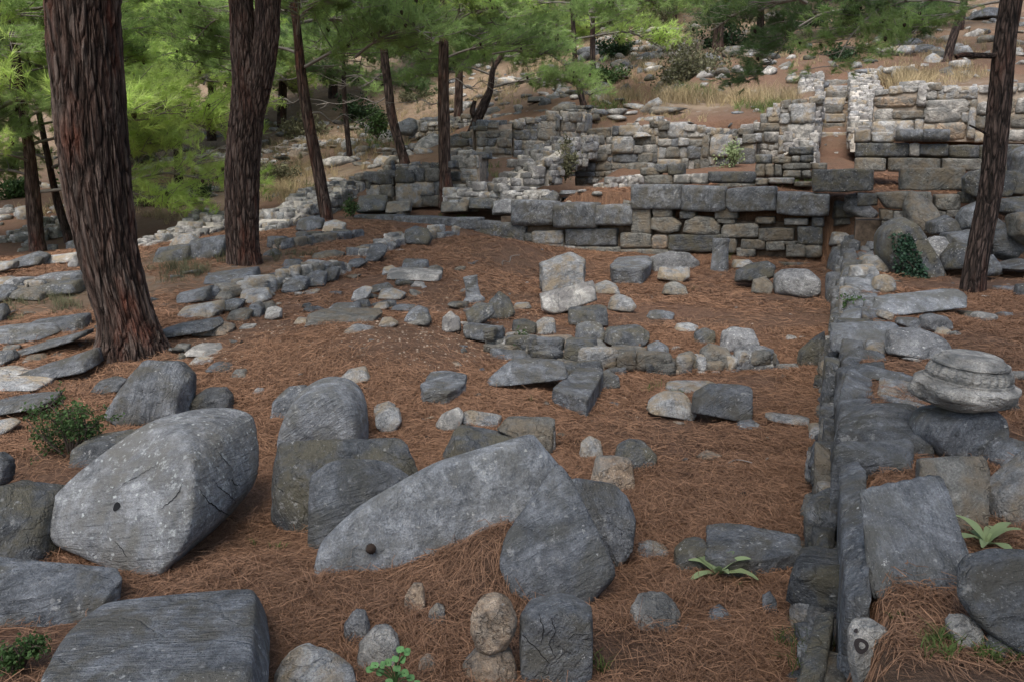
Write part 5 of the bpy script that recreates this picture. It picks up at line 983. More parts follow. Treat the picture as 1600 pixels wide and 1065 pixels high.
pine('slim rough-barked pine at the right front, leaning right as it rises', [(1519, 458, 19), (1524, 420, 17), (1538, 350, 16.5), (1549, 290, 16.5), (1556, 220, 16.5), (1563, 140, 16), (1571, 60, 15), (1580, 0, 15), (1586, -60, 14)], 8.4, 'bark_fine', (.4, .5, 5), 120, 240, .07, auto=(3.8, 7.5, 16, 1.3), keys=('d0', 'd1', 'n0'), seed=5, fr=26, flare=.25,
     extra=[[(1560, 88, 4, 0), (1530, 87, 4, -.1), (1505, 86, 3.4, -.15), (1494, 90, 3, -.15)], [(1550, 216, 2, 0), (1535, 206, 1.6, -.1), (1515, 196, 1.2, -.2)]])
pine('slim reddish pine leaning left behind the second big pine', [(511, 347, 10), (505, 310, 9.5), (494, 250, 9), (482, 190, 8.5), (474, 140, 8), (468, 90, 7), (462, 30, 6)], 16.2, 'bark_red', (-.5, .2, 3), 32, 60, .08, auto=(2.9, 6.5, 26, 1.35), seed=6, fr=20, boughs=[('x0', 474, 150, 0, 2.6, .1, 1), ('x1', 480, 180, 0, .3, .1, .9), ('x0', 470, 120, 0, 3.3, .3, .9)])
pine('slim curved pine with foot on the low terrace, middle left', [(633, 257, 8), (624, 225, 7), (612, 180, 7), (606, 130, 6.5), (601, 90, 6), (598, 40, 5)], 22, 'bark_fine', (-.2, .2, 3), 28, 50, .06, auto=(2.9, 7.5, 30, 1.45), seed=7, boughs=[('x1', 608, 120, 0, 2.8, .1, 1.2), ('x0', 606, 150, 0, 3.4, 0, 1.2)])
pine('straight reddish-brown pine in front of the ashlar pier', [(697, 298, 12), (695, 270, 9.5), (694, 220, 9), (693, 160, 8.5), (693, 110, 8), (693, 60, 7), (692, 0, 6)], 17.6, 'bark_red', (.1, .2, 3), 36, 60, .06, auto=(2.7, 7.5, 34, 1.35), keys=('n0', 'n1', 'b0'), seed=8, fr=20, boughs=[('x1', 694, 130, 0, .1, .1, 1), ('x0', 694, 155, 0, 3.1, .1, .9)])
pine('dark pine behind the straight reddish-brown one', [(716, 200, 7.5), (716, 170, 6.5), (717, 140, 6), (718, 90, 5)], 29, 'bark_red', (.2, .2, 4), 20, 30, .05, auto=(3, 9, 26, 1.9), seed=9)
pine('short dark trunk leaning sharply right under low boughs', [(722, 232, 7), (735, 212, 7), (747, 185, 7.5), (757, 162, 7), (766, 140, 5), (770, 110, 4)], 24, 'bark_fine', (.6, .2, 1), 24, 36, .08, auto=(1.6, 3.6, 14, 1.5), seed=10, extra=[[(745, 190, 4, 0), (738, 175, 4, 0), (742, 158, 3, 0)]])
pine('thin trunk leaning left on the upper slope', [(913, 170, 5), (908, 150, 4.5), (903, 125, 4.5), (899, 100, 4)], 26, 'bark_fine', (-.2, .2, 3), 16, 24, .05, auto=(2.0, 5, 20, 1.3), keys=('n0', 'b0'), seed=11)
pine('thin upright trunk behind the leaning one on the upper slope', [(928, 138, 4.5), (927, 110, 4), (926, 80, 4), (926, 40, 3.5)], 32, 'bark_fine', (0, .2, 3), 16, 24, .05, auto=(3, 7, 22, 1.5), seed=12)
pine('dark-stemmed pine far behind between the front pines', [(279, 302, 6.5), (279, 275, 6), (278, 240, 6), (277, 180, 5)], 26, 'bark_fine', (0, .2, 3), 18, 30, .05, auto=(2.5, 7, 34, 1.6), keys=('b0', 'b1', 'n0'), seed=13, boughs=[('x1', 278, 235, -1, 2.8, 0, 1.6), ('x0', 279, 236, -1, .3, .2, 2.2)])
pine('reddish trunk at the left edge behind the low rows', [(60, 396, 13), (57, 370, 11), (54, 335, 11), (50, 290, 10), (46, 240, 8)], 17, 'bark_red', (-.2, .2, 3), 28, 40, .07, auto=(1.25, 6.5, 34, 1.5), keys=('b0', 'n0', 'b1'), seed=14)
pine('thin grey trunk leaning left beside the biggest pine', [(108, 378, 7), (100, 350, 6), (91, 320, 6), (84, 290, 5)], 19, 'bark_fine', (-.4, .2, 3), 20, 30, .06, auto=(1.5, 6, 24, 1.5), keys=('b0', 'n0'), seed=15)
pine('thin pale trunk half lost in haze of needles at middle left', [(547, 252, 5), (544, 220, 4), (541, 190, 4), (538, 150, 3.5)], 29, 'bark_fine', (0, .2, 3), 14, 24, .05, auto=(2.8, 7, 26, 1.5), keys=('n0', 'd0'), seed=16)
pine('trunk on the upper right bank leaning right', [(1478, 104, 6), (1486, 70, 6), (1497, 35, 5.5), (1506, 5, 5)], 26, 'bark_fine', (.3, .2, 4), 18, 24, .05, auto=(3.4, 7, 16, 1.4), keys=('d0', 'n0'), seed=17)
pine('trunk close behind the one on the upper right bank', [(1500, 52, 4.5), (1504, 25, 4), (1507, 0, 4)], 32, 'bark_fine', (.1, .2, 4), 14, 20, .05, auto=(3, 7, 12, 1.5), keys=('d0', 'n0'), seed=18)
pine('stout reddish trunk behind dark bushes at upper right centre', [(1122, 92, 9), (1122, 60, 8), (1123, 20, 8), (1124, -20, 7)], 31, 'bark_red', (0, .2, 4), 20, 30, .06, auto=(2.4, 8, 30, 1.6), keys=('n0', 'd0'), seed=19)
pine('grey trunk right of the stout reddish one', [(1188, 80, 6), (1188, 40, 5.5), (1189, 0, 5)], 33, 'bark_fine', (0, .2, 4), 16, 24, .05, auto=(2.2, 8, 26, 1.6), keys=('n0', 'd0', 'd1'), seed=20)
# boughs hanging into the view, on pines whose trunks stand outside it or above
pine('pine behind the stairway whose dark boughs hang over it', [(1335, 84, 6), (1335, 40, 6), (1334, 0, 6)], 33, 'bark_fine', (0, .2, 4), 14, 20, .05, auto=(1.0, 6, 26, 1.7), keys=('d0', 'n0', 'd1'), seed=21)
rs_ = random.Random(77)
near = pine('near pine whose dark green boughs hang into the top right of the view', [(1760, 330, 22), (1750, 100, 20), (1740, -160, 16)], 11, 'bark_fine', (0, .2, 2), 20, 30, .05, seed=22,
     boughs=[(rs_.choice(['d0', 'd1', 'n0']), a, b, rs_.uniform(-1.5, 2.5), rs_.uniform(2.4, 4.0), rs_.uniform(-.5, .1), rs_.uniform(.7, 1.1)) for a, b in [(1500, 5), (1460, -5), (1420, -10), (1380, -10), (1340, -25), (1300, 0), (1330, 15), (1280, -20), (1250, -30), (1400, -40), (1260, 5), (1590, 0)]])
for k, (a, b, Y, z0, n, ks, l) in enumerate([
 (20, 250, 24, 1.3, 46, ('b0', 'b1', 'n0'), 'leafy bright pine at the far left, boughs almost to the ground'), (-60, 300, 17, 1.3, 34, ('b0', 'b1', 'n0'), 'bright pine just outside the left edge reaching in with low boughs'), (120, 240, 31, 2.0, 44, ('b0', 'n0', 'b1'), 'bright green pine right behind the biggest trunk'),
 (230, 225, 33, 2.2, 46, ('b0', 'b1', 'n1'), 'yellow-green pine filling the gap right of the biggest trunk'), (330, 205, 36, 2.2, 44, ('b0', 'n0', 'b1'), 'yellow-green pine just left of the forked trunk, farther off'), (440, 185, 38, 1.5, 40, ('n0', 'n1', 'b0'), 'green pine far behind the slim leaning one'),
 (520, 150, 42, 1.5, 38, ('n0', 'n1', 'd0'), 'dull green pine on the far slope at middle left'), (600, 125, 44, 1.8, 38, ('n0', 'n1', 'b0'), 'pine on the far slope above the curved slim pine'), (680, 100, 46, 1.5, 38, ('n0', 'd0', 'b0'), 'pine high on the far slope behind the straight reddish one'),
 (770, 85, 44, 1.2, 38, ('b0', 'n0', 'b1'), 'bright pine high on the slope at upper centre'), (850, 60, 46, 1.0, 38, ('b0', 'n0'), 'bright low-branched pine right of upper centre'), (60, 130, 52, 1.5, 30, ('n0', 'd0'), 'distant pine at the top left corner'), (180, 120, 55, 1.5, 30, ('n0', 'd0'), 'distant pine above the yellow-green ones'),
 (300, 110, 55, 1.5, 30, ('n0', 'b0'), 'distant pine behind the fork of the second big pine'), (950, 25, 52, 1.2, 30, ('n0', 'n1'), 'distant pine at the top centre right of the bright one'), (1050, 40, 44, 1.4, 34, ('n0', 'b0'), 'pine behind the broken rocks at top centre right'),
 (1250, 20, 44, 1.2, 30, ('n0', 'd0'), 'distant pine above the stairway head'), (1400, -5, 44, 1.4, 28, ('d0', 'n0'), 'distant pine over the upper right bank')]):
    pine(l, [(a, b, 7), (a + 2, b - 50, 6), (a - 1, b - 110, 5), (a, b - 170, 4)], Y, 'bark_fine', (0, .2, 3), 12, 20, .04, auto=(z0, 7.5 + .02 * Y, n, 1.9 if Y < 40 else 2.3), keys=ks, seed=100 + k, group='pines filling the wooded slope behind')
for k, (x, y, h) in enumerate([(-2.2, -3.2, 0), (4.6, .6, 0)]):          # unseen pines added beside the viewer so their crowns shade the foreground
    g = np.array([x, y, float(ground(x, y)[0])]); w_ = empty('pine_tree', g, ['pine standing behind the viewer, crown overhead', 'pine to the right of the viewer outside the view, crown overhead'][k], 'pine tree', 'pines around the viewpoint')
    P2 = [(x, y, g[2] - .3), (x + .1, y, 2), (x + .1, y + .2, 4.5), (x, y + .5, 9)]; v, f, rd = tube(P2, [.25, .22, .2, .08], 24, 60, .08, 10, .15, k); obj('trunk', quads([(v - g, f, rd)], ['bark'], 'trunk'), (0, 0, 0), w_)
    rs = random.Random(k + 5)
    for i in range(22): az = i * 2.4; z = 5.0 + i * .17; bough(w_, rs.choice(['n0', 'n1', 'd0']), (x - .15 * k + math.cos(az) * rs.uniform(0, 1.8), y + .6 + math.sin(az) * rs.uniform(0, 1.8), z), az, rs.uniform(0, .3), rs.uniform(1.4, 2.0))

# ------------------------------------------------------------------ fallen needles on the ground, gravel chips
def in_view(x, y, m=.08): return np.abs(x) < y * .66 + .5
def needles(name, n, y0, y1, wd, ln0, ln1, seed, lift=.02, per=None):
    rs = np.random.RandomState(seed); y = y0 + (y1 - y0) * rs.rand(n * 2) ** .8; x = (rs.rand(n * 2) * 2 - 1) * (y * .68 + .4)
    d = fbm(np.stack([x * 1.1, y * 1.1, 0 * x], 1), 4) * .75 + .6; gr = np.exp(-((x - at_z(600, 545, .2)[0]) / 1.5) ** 2 - ((y - at_z(600, 545, .2)[1]) / 1.1) ** 2)
    k = rs.rand(len(x)) < np.clip(d - gr * .8, .06, 1); x = x[k][:n]; y = y[k][:n]; n = len(x)
    th = rs.rand(n) * 2 * math.pi; ln = rs.uniform(ln0, ln1, n) * .5; bend = rs.randn(n) * .28; dx, dy = np.cos(th), np.sin(th)
    p0 = np.stack([x, y], 1); p1 = p0 + np.stack([dx, dy], 1) * ln[:, None]; p2 = p1 + np.stack([np.cos(th + bend), np.sin(th + bend)], 1) * ln[:, None]
    cl = np.clip(fbm(np.stack([x * 5, y * 5, 0 * x], 1), 2), 0, 1); hb = lift * (.25 + rs.rand(n) * (.6 + 1.6 * cl)) + (rs.rand(n) < .07) * rs.rand(n) * .035; z0 = ground(p0[:, 0], p0[:, 1]) + .002; z1 = ground(p1[:, 0], p1[:, 1]) + hb; z2 = ground(p2[:, 0], p2[:, 1]) + .003 + hb * rs.rand(n) * 1.4
    w0 = np.stack([-dy, dx], 1) * wd; Vv = np.zeros((n, 6, 3)); rz = rs.randn(n) * wd * .5
    for j, (p_, z) in enumerate([(p0, z0), (p1, z1), (p2, z2)]):
        Vv[:, 2 * j, :2] = p_ - w0; Vv[:, 2 * j + 1, :2] = p_ + w0; Vv[:, 2 * j, 2] = z - rz; Vv[:, 2 * j + 1, 2] = z + rz
    b = np.arange(n)[:, None] * 6; f = np.concatenate([b + [0, 1, 3, 2], b + [2, 3, 5, 4]]); at = np.repeat(rs.rand(n), 6)
    return tag(obj('pine_needles', mesh_np('pine_needles', Vv.reshape(-1, 3), f, ['litter'], smooth=False, attrs={'rnd': at})), kind='stuff')
tag(needles('a', 190000, 1.9, 4.6, .0009, .06, .14, 1, .022), 'brown fallen pine needles matted over the ground in the foreground', 'pine needles')
tag(needles('b', 170000, 4.4, 8.5, .0012, .07, .15, 2, .018), 'brown fallen pine needles over the middle of the court', 'pine needles')
tag(needles('c', 110000, 8.2, 16, .002, .08, .16, 3, .02), 'brown fallen pine needles on the farther ground and terraces', 'pine needles')

# ------------------------------------------------------------------ low plants
def leaves_np(c, d, ln, wd, rs, curl=.15):
    """leaf blades: 6-point ovals folded a little; c base points, d directions"""
    n = len(c); up = np.cross(d, rs.randn(n, 3)); s = up / (np.linalg.norm(up, axis=1)[:, None] + 1e-9); nn = np.cross(s, d); L_ = ln[:, None]
    P_ = [c, c + d * L_ * .35 + s * wd[:, None] + nn * L_ * curl * .4, c + d * L_ * .35 - s * wd[:, None] + nn * L_ * curl * .4, c + d * L_ * .75 + s * wd[:, None] * .7, c + d * L_ * .75 - s * wd[:, None] * .7, c + d * L_ - nn * L_ * curl]
    V_ = np.stack(P_, 1).reshape(-1, 3); b = np.arange(n)[:, None] * 6; f = np.concatenate([b + [0, 1, 2, 2], b + [1, 3, 4, 2], b + [3, 5, 4, 4]]); return V_, f
def tri_clean(v, f, mat, name):
    me = bpy.data.meshes.new(name); me.from_pydata([tuple(x) for x in v], [], [tuple(dict.fromkeys(q_)) for q_ in f.tolist()]); me.materials.append(MATS[mat]); me.update(); return me
def shrub(label, px, py, wpx, hpx, mat='leaf', n=700, lf=.025, seed=1, Y=None, group=None, name='shrub', cat='shrub', twig='twig', stems=9, shape=1.0):
    g = at_Y(px, py, Y) if Y else hit(px, py); sc = g[1] / FPX; rx, rz = wpx * sc / 2, hpx * sc; rs = np.random.RandomState(seed); w_ = empty(name, g, label, cat, group)
    tips = []; parts = []
    for i in range(stems):
        a = rs.rand() * 6.28; r = rs.rand() ** .5 * rx * .85; e = np.array([math.cos(a) * r, math.sin(a) * r, rz * rs.uniform(.5, 1) * (1 - .35 * (r / rx) ** 2 * shape)]); m = e * .5 + rs.randn(3) * rx * .1; m[2] = abs(m[2]); v, f, at = tube([(0, 0, -.03), m, e], [.006 + rx * .01, .004 + rx * .005, .002], 5, 8); parts.append((v, f, at))
        for j in range(7):
            b = m + (e - m) * rs.uniform(-.3, 1); q_ = b + rs.randn(3) * np.array([rx, rx, rz * .5]) * .24; q_[2] = max(q_[2], .01); v, f, at = tube([b, (b + q_) / 2 + rs.randn(3) * .01, q_], [.003, .002, .0015], 3, 4); parts.append((v, f, at)); tips.append((b, q_))
    obj('stems', quads(parts, [twig], 'stems'), (0, 0, 0), w_)
    k = rs.randint(len(tips), size=n); B = np.array([t[0] for t in tips])[k]; Q = np.array([t[1] for t in tips])[k]; c = B + (Q - B) * rs.uniform(.2, 1.1, (n, 1)) + rs.randn(n, 3) * lf * .8; d = rs.randn(n, 3) + np.array([0, 0, .4]); d /= np.linalg.norm(d, axis=1)[:, None]; ln = lf * rs.uniform(.6, 1.3, n)
    v, f = leaves_np(c, d, ln, ln * .3, rs); obj('foliage', tri_clean(v, f, mat, 'foliage'), (0, 0, 0), w_); return w_
shrub('low bushy green shrub with small leaves at the left edge before the long slabs', 110, 712, 160, 115, 'leaf', 2600, .021, 1, stems=16)
shrub('small green plant growing against the collapsed cross wall', 818, 556, 46, 42, 'leaf', 500, .022, 2)
shrub('olive bush in the corner of the diagonal wall and the neat rubble wall', 884, 281, 36, 62, 'olive', 1500, .06, 3, Y=17.7, stems=14)
shrub('leafy yellow-green plant before the stepped rubble wall', 1141, 268, 46, 44, 'leaf_pale', 700, .05, 4, Y=16.8)
shrub('small bright green plant on the court wall beside the upright slab', 1331, 488, 40, 30, 'leaf', 500, .028, 5, Y=7.5)
shrub('dark green bush behind the thin trunks on the upper slope', 940, 138, 90, 34, 'leaf', 1800, .1, 6, Y=30, stems=16)
shrub('brown-green thicket behind the dry grass at upper right', 1075, 150, 130, 95, 'olive', 4200, .1, 7, Y=27, stems=26, twig='grey_twig')
shrub('dark evergreen bush at the head of the stairway', 1310, 118, 80, 52, 'leaf_dark', 2600, .09, 8, Y=28, stems=18)
shrub('dark thicket left of the stairway head', 1215, 112, 110, 48, 'leaf_dark', 2600, .1, 9, Y=30, stems=20)
shrub('low green bush behind the curved slim pine', 590, 215, 60, 50, 'leaf', 1500, .09, 10, Y=29, stems=14)
shrub('dark bush beside the far whitish wall between the front pines', 318, 312, 40, 36, 'leaf_dark', 900, .07, 11, Y=24, stems=10)
shrub('grey-green bush left of the far dark-stemmed pine', 232, 322, 60, 26, 'olive', 1100, .07, 12, Y=24, stems=10)
shrub('feathery green herb at the bottom left corner', 30, 1040, 90, 62, 'leaf', 900, .016, 13, Y=2.5)
shrub('grey-green bush on the slope behind the forked pine', 440, 290, 70, 40, 'olive', 1300, .08, 14, Y=24, stems=12)
shrub('leafy clump growing from the foot of the big kerb at left', 552, 338, 26, 30, 'leaf', 350, .05, 15, Y=16.5)
shrub('dry brown bush on the bank right of the pale wall top', 1500, 140, 70, 34, 'olive', 900, .08, 16, Y=25, stems=14)
for k, (a, b, w_, h_, Y, m) in enumerate([(200, 262, 110, 60, 34, 'olive'), (130, 300, 90, 50, 30, 'leaf'), (480, 235, 90, 60, 36, 'olive'), (560, 195, 80, 45, 38, 'leaf_dark'), (660, 170, 90, 45, 40, 'olive'), (700, 130, 80, 40, 44, 'leaf_dark'), (1130, 95, 110, 60, 33, 'leaf_dark'), (1020, 55, 70, 40, 42, 'olive'), (1440, 60, 90, 36, 34, 'olive'), (1260, 60, 120, 50, 38, 'leaf_dark'), (960, 95, 60, 36, 36, 'leaf_dark'), (20, 320, 90, 40, 28, 'leaf'), (840, 90, 80, 40, 42, 'olive')]):
    shrub('bush in the undergrowth of the wooded slope behind the ruins', a, b, w_, h_, m, 1600, .13, 60 + k, Y=Y, stems=14, group='bushes in the undergrowth')
def rosette(label, px, py, n, lnpx, seed, mat='leaf_pale', Y=None):
    g = at_Y(px, py, Y) if Y else hit(px, py); s = g[1] / FPX; rs = random.Random(seed); w_ = empty('rosette_plant', g, label, 'plant')
    for i in range(n):
        az = i * 2.4 + rs.uniform(-.2, .2); el = rs.uniform(.5, 1.25); L_ = lnpx * s * rs.uniform(.7, 1.1); vs = []; K = 12; d = np.array([math.cos(az), math.sin(az), 0]); sd_ = np.array([-math.sin(az), math.cos(az), 0]); p_ = np.array([0, 0, .02])
        for k in range(K + 1): t = k / K; e2 = el - 1.1 * t; wdt = L_ * .15 * (math.sin(math.pi * min(t * .85 + .12, 1)) ** .8 + .02); p_ = p_ + (d * math.cos(e2) + np.array([0, 0, math.sin(e2)])) * L_ / K; wv = .12 * wdt * math.sin(t * 9 + i); vs += [p_ + sd_ * wdt + [0, 0, wdt * .35 + wv], p_, p_ - sd_ * wdt + [0, 0, wdt * .35 - wv]]
        fs = [(3 * k, 3 * k + 1, 3 * k + 4, 3 * k + 3) for k in range(K)] + [(3 * k + 1, 3 * k + 2, 3 * k + 5, 3 * k + 4) for k in range(K)]
        obj('leaf', mesh_np('leaf', vs, fs, [mat]), (0, 0, 0), w_)
rosette('pale green rosette plant with long soft leaves before the dark slab', 1122, 905, 10, 60, 1)
rosette('pale green rosette plant at the right between the pale block and the lichen-splashed slab', 1540, 860, 9, 64, 2)
def seedling():
    g = hit(612, 1056) if False else at_Y(618, 1068, 2.3); s = g[1] / FPX; rs = np.random.RandomState(3); w_ = empty('seedling', g, 'bright green seedling with heart-shaped leaves at the bottom before the buff stone', 'plant'); parts = []
    tips = [(10, 66), (22, 62), (2, 54), (14, 48), (-12, 40), (-22, 36), (4, 34), (-36, 34), (-44, 28), (18, 26), (-28, 16), (8, 14), (26, 10), (-10, 8), (38, 4)]
    for a, b in tips:
        e = np.array([a * s, rs.uniform(-.02, .02), b * s]); v, f, at = tube([(0, 0, -.02), (a * s * .3, 0, b * s * .6), e], [.0018, .0014, .001], 4, 8); parts.append((v, f, at)); L_ = 13 * s; vs = [(0, 0, 0)]; K = 18
        rt = Matrix.Rotation(rs.uniform(-.9, .9), 3, 'Z') @ Matrix.Rotation(rs.uniform(.3, 1.2), 3, 'X')
        for k in range(K): t = 2 * math.pi * k / K; r = L_ * (.62 - .25 * abs(math.sin(t / 2 + math.pi / 2)) ** 4 + .1 * math.cos(t)); vs.append((r * math.sin(t), -r * math.cos(t), .1 * L_ * math.cos(3 * t)))
        vs = [tuple(rt @ Vector(q_) + Vector(e)) for q_ in vs]; obj('leaf', mesh_np('leaf', vs, [(0, 1 + k, 1 + (k + 1) % K) for k in range(K)], ['seed'], smooth=True), (0, 0, 0), w_)
    obj('stems', quads(parts, ['leaf'], 'stems'), (0, 0, 0), w_)
flat('seed', (.16, .33, .12), .5, .3, .2, 6.0)
seedling()
def on_surface(o, pixels):
    from mathutils.bvhtree import BVHTree
    bv = BVHTree.FromPolygons([v.co + o.location for v in o.data.vertices], [p_.vertices[:] for p_ in o.data.polygons]); out = []
    for a, b in pixels:
        h, n, _, _ = bv.ray_cast(Vector(ORG), Vector(ray(a, b)).normalized())
        if h: out.append((np.array(h), np.array(n)))
    return out
rs = np.random.RandomState(9); pix = []
while len(pix) < 1100:
    a, b = rs.uniform(1385, 1460), rs.uniform(365, 462); cx_ = 1402 + (b - 365) * .28; 
    if abs(a - cx_ - 6) < 13 + (b - 365) * .14: pix.append((a, b))
hp = on_surface(ivd, pix); g = hit(1440, 460); w_ = empty('ivy', g, 'dark ivy creeping down the front of the leaning drum', 'ivy'); c = np.array([h + n * rs.uniform(.005, .05) for h, n in hp]); nr = np.array([n for h, n in hp]); d = rs.randn(len(c), 3) * .5 + np.array([.2, 0, -.7]) + nr * .3; d /= np.linalg.norm(d, axis=1)[:, None]
ln = rs.uniform(.025, .05, len(c)); v, f = leaves_np(c - g, d, ln, ln * .4, rs); obj('foliage', tri_clean(v, f, 'ivy', 'foliage'), (0, 0, 0), w_)
vs_ = []
for k in range(7):
    p_ = hp[k * 37 % len(hp)]; p2 = hp[(k * 37 + 150) % len(hp)]; vs_.append(tube([p_[0] - g + p_[1] * .01, (p_[0] + p2[0]) / 2 - g + p_[1] * .04, p2[0] - g + p2[1] * .01], [.004, .004, .002], 4, 10))
obj('stems', quads(vs_, ['twig'], 'stems'), (0, 0, 0), w_)
def grass(label, spots, mat, seed, wd=.0022, kindname='grass'):
    """spots: (px, py, half width px, half height px, blades, blade height px)"""
    rs = np.random.RandomState(seed); Vv = []; 
    for a, b, rx, ry, n, hp_ in spots:
        for c in range(max(1, n // 14)):
            u = rs.randn(2) * .5; p_ = hit(a + u[0] * rx, b + u[1] * ry); s = p_[1] / FPX; m = 14; bx = p_[None, :2] + rs.randn(m, 2) * hp_ * s * .16; z = ground(bx[:, 0], bx[:, 1]); h = hp_ * s * rs.uniform(.35, 1.1, m); dr = rs.randn(m, 2) * .55 * h[:, None]; wv = rs.randn(m, 2); wv = wv / np.linalg.norm(wv, axis=1)[:, None] * max(wd, .28 * s)
            q0 = np.c_[bx, z - .01]; q1 = np.c_[bx + dr * .35, z + h * .6]; q2 = np.c_[bx + dr, z + h * rs.uniform(.7, 1.0, m)]; W_ = np.c_[wv, 0 * z]
            Vv.append(np.stack([q0 - W_, q0 + W_, q1 - W_ * .8, q1 + W_ * .8, q2 - W_ * .15, q2 + W_ * .15], 1))
    Vv = np.concatenate(Vv); n = len(Vv); b = np.arange(n)[:, None] * 6; f = np.concatenate([b + [0, 1, 3, 2], b + [2, 3, 5, 4]]); return tag(obj(kindname, mesh_np(kindname, Vv.reshape(-1, 3), f, [mat], smooth=False)), label, 'grass', None, 'stuff')
grass('green grass tufts at the foot of the court wall and the right bottom', [(1270, 1040, 30, 25, 160, 62), (1235, 1000, 30, 20, 60, 36), (1480, 1015, 60, 25, 260, 34), (1545, 1030, 40, 25, 160, 30), (935, 1040, 16, 14, 50, 32), (1395, 965, 12, 6, 30, 16), (1160, 900, 60, 20, 20, 16), (1020, 605, 12, 10, 40, 22), (1060, 615, 20, 8, 40, 16), (830, 628, 16, 6, 24, 14), (1265, 560, 12, 14, 40, 18), (430, 865, 40, 25, 60, 14), (900, 470, 10, 10, 30, 14), (1140, 405, 12, 4, 60, 12)], 'grass', 1)
grass('yellowing grass around the low rows left of the biggest pine', [(280, 425, 45, 16, 900, 20), (350, 402, 30, 10, 300, 22), (40, 470, 50, 12, 500, 16), (100, 478, 20, 14, 260, 22), (430, 405, 14, 6, 120, 14), (20, 500, 30, 8, 120, 12), (540, 330, 14, 6, 160, 14), (655, 372, 14, 5, 140, 12), (1060, 450, 20, 8, 120, 12), (565, 285, 24, 8, 300, 10), (470, 400, 30, 8, 160, 12)], 'olive', 2)
grass('tall straw-coloured dry grass along the upper terraces', [(970, 158, 40, 8, 700, 26), (1060, 158, 50, 8, 900, 28), (1140, 160, 60, 8, 1100, 28), (1210, 158, 50, 8, 900, 26), (1400, 130, 40, 12, 900, 24), (1450, 125, 60, 14, 1000, 22), (1530, 120, 50, 12, 500, 16), (1330, 150, 6, 20, 150, 14), (1288, 170, 4, 40, 200, 12), (440, 300, 45, 20, 1600, 22), (480, 270, 50, 14, 900, 18), (240, 290, 50, 14, 900, 18), (300, 270, 40, 14, 700, 18), (950, 225, 40, 16, 500, 12), (1500, 255, 60, 4, 300, 12), (1340, 235, 5, 14, 120, 12), (260, 340, 50, 10, 500, 14)], 'straw', 3, .004)
grass('mixed green and dry grass at the back of the court and terraces', [(1200, 170, 60, 10, 500, 18), (1080, 150, 50, 8, 500, 20), (950, 170, 40, 6, 300, 16), (1230, 288, 30, 4, 300, 10), (1480, 240, 60, 4, 200, 10), (820, 335, 30, 4, 150, 8), (700, 345, 60, 5, 200, 8), (420, 300, 40, 15, 500, 16), (600, 225, 60, 20, 500, 14), (760, 270, 30, 15, 150, 14), (500, 300, 30, 10, 300, 14)], 'grass', 4, .004)

grass('sparse dead grass and low scrub over the upper slope', [(780, 150, 60, 20, 700, 11), (700, 195, 50, 16, 500, 12), (860, 110, 60, 20, 700, 10), (1000, 120, 70, 18, 900, 14), (1450, 80, 90, 24, 1100, 12), (560, 235, 60, 24, 900, 13), (1180, 90, 100, 24, 1000, 12), (900, 70, 90, 24, 900, 9), (640, 190, 60, 20, 600, 11), (470, 230, 90, 20, 1000, 11), (1100, 50, 100, 20, 800, 9), (930, 190, 30, 8, 300, 9), (1060, 185, 60, 8, 400, 9), (380, 265, 60, 15, 600, 12), (120, 330, 90, 14, 800, 12), (1560, 90, 40, 30, 400, 12)], 'straw', 5, .004)
grass('sparse olive scrub over the upper slope', [(800, 120, 80, 30, 700, 12), (1000, 95, 80, 24, 800, 14), (1430, 60, 90, 30, 700, 14), (580, 210, 80, 24, 800, 14), (1200, 70, 90, 24, 700, 12), (420, 240, 90, 20, 800, 13), (160, 320, 90, 14, 600, 12), (700, 165, 50, 16, 400, 12)], 'olive', 6, .004)

# ------------------------------------------------------------------ cones, twigs
def cone(label, px, py, rad, o=None, hh=None):
    p_ = hit(px, py) if o is None else (lambda h: h[0][0] + h[0][1] * rad * .55 if h else hit(px, py))(on_surface(o, [(px, py)])); K = 28; vs = []; fs = []; n = 22
    for i in range(n):
        t = i / (n - 1); r = rad * math.sin(math.pi * min(max(t, .02), .98)) ** .75 * (1 - .25 * t)
        for k in range(K): th = 2 * math.pi * k / K; rr = r * (1 + .28 * abs(math.sin(th * 4 + (i // 2) * .8)) * (i % 2)); vs.append((math.cos(th) * rr, (t - .5) * rad * 2.3, math.sin(th) * rr + rad * .55))
    for i in range(n - 1):
        for k in range(K): fs.append((i * K + k, i * K + (k + 1) % K, (i + 1) * K + (k + 1) % K, (i + 1) * K + k))
    ob = obj('pine_cone', mesh_np('pine_cone', vs, fs, ['cone'], smooth=False), p_); ob.rotation_euler = (0, 0, px % 3.1); tag(ob, label, 'pine cone', 'fallen pine cones')
for l, a, b, r, o in [('pine cone lying on the longest leaning slab', 579, 861, .022, slab1), ('pine cone on the needles below the dead twigs', 1161, 775, .019, None), ('pine cone near the bottom edge left of the court wall', 1100, 1048, .019, None), ('dark pine cone above the long leaning slab', 667, 687, .019, None), ('pine cone near the right end of the bare patch', 716, 522, .019, None), ('pine cone on the bare ground right of the flat tan slab', 378, 537, .019, None), ('pine cone lying left of the tapered block', 30, 544, .019, None), ('pine cone by the roots of the low wall stones', 268, 497, .019, None), ('pine cone in needles beyond the grey boulder', 905, 735, .019, None), ('pine cone right of the square-ended block', 1010, 710, .019, None), ('pine cone below the curved slab', 800, 602, .024, None)]: cone(l, a, b, r, o)
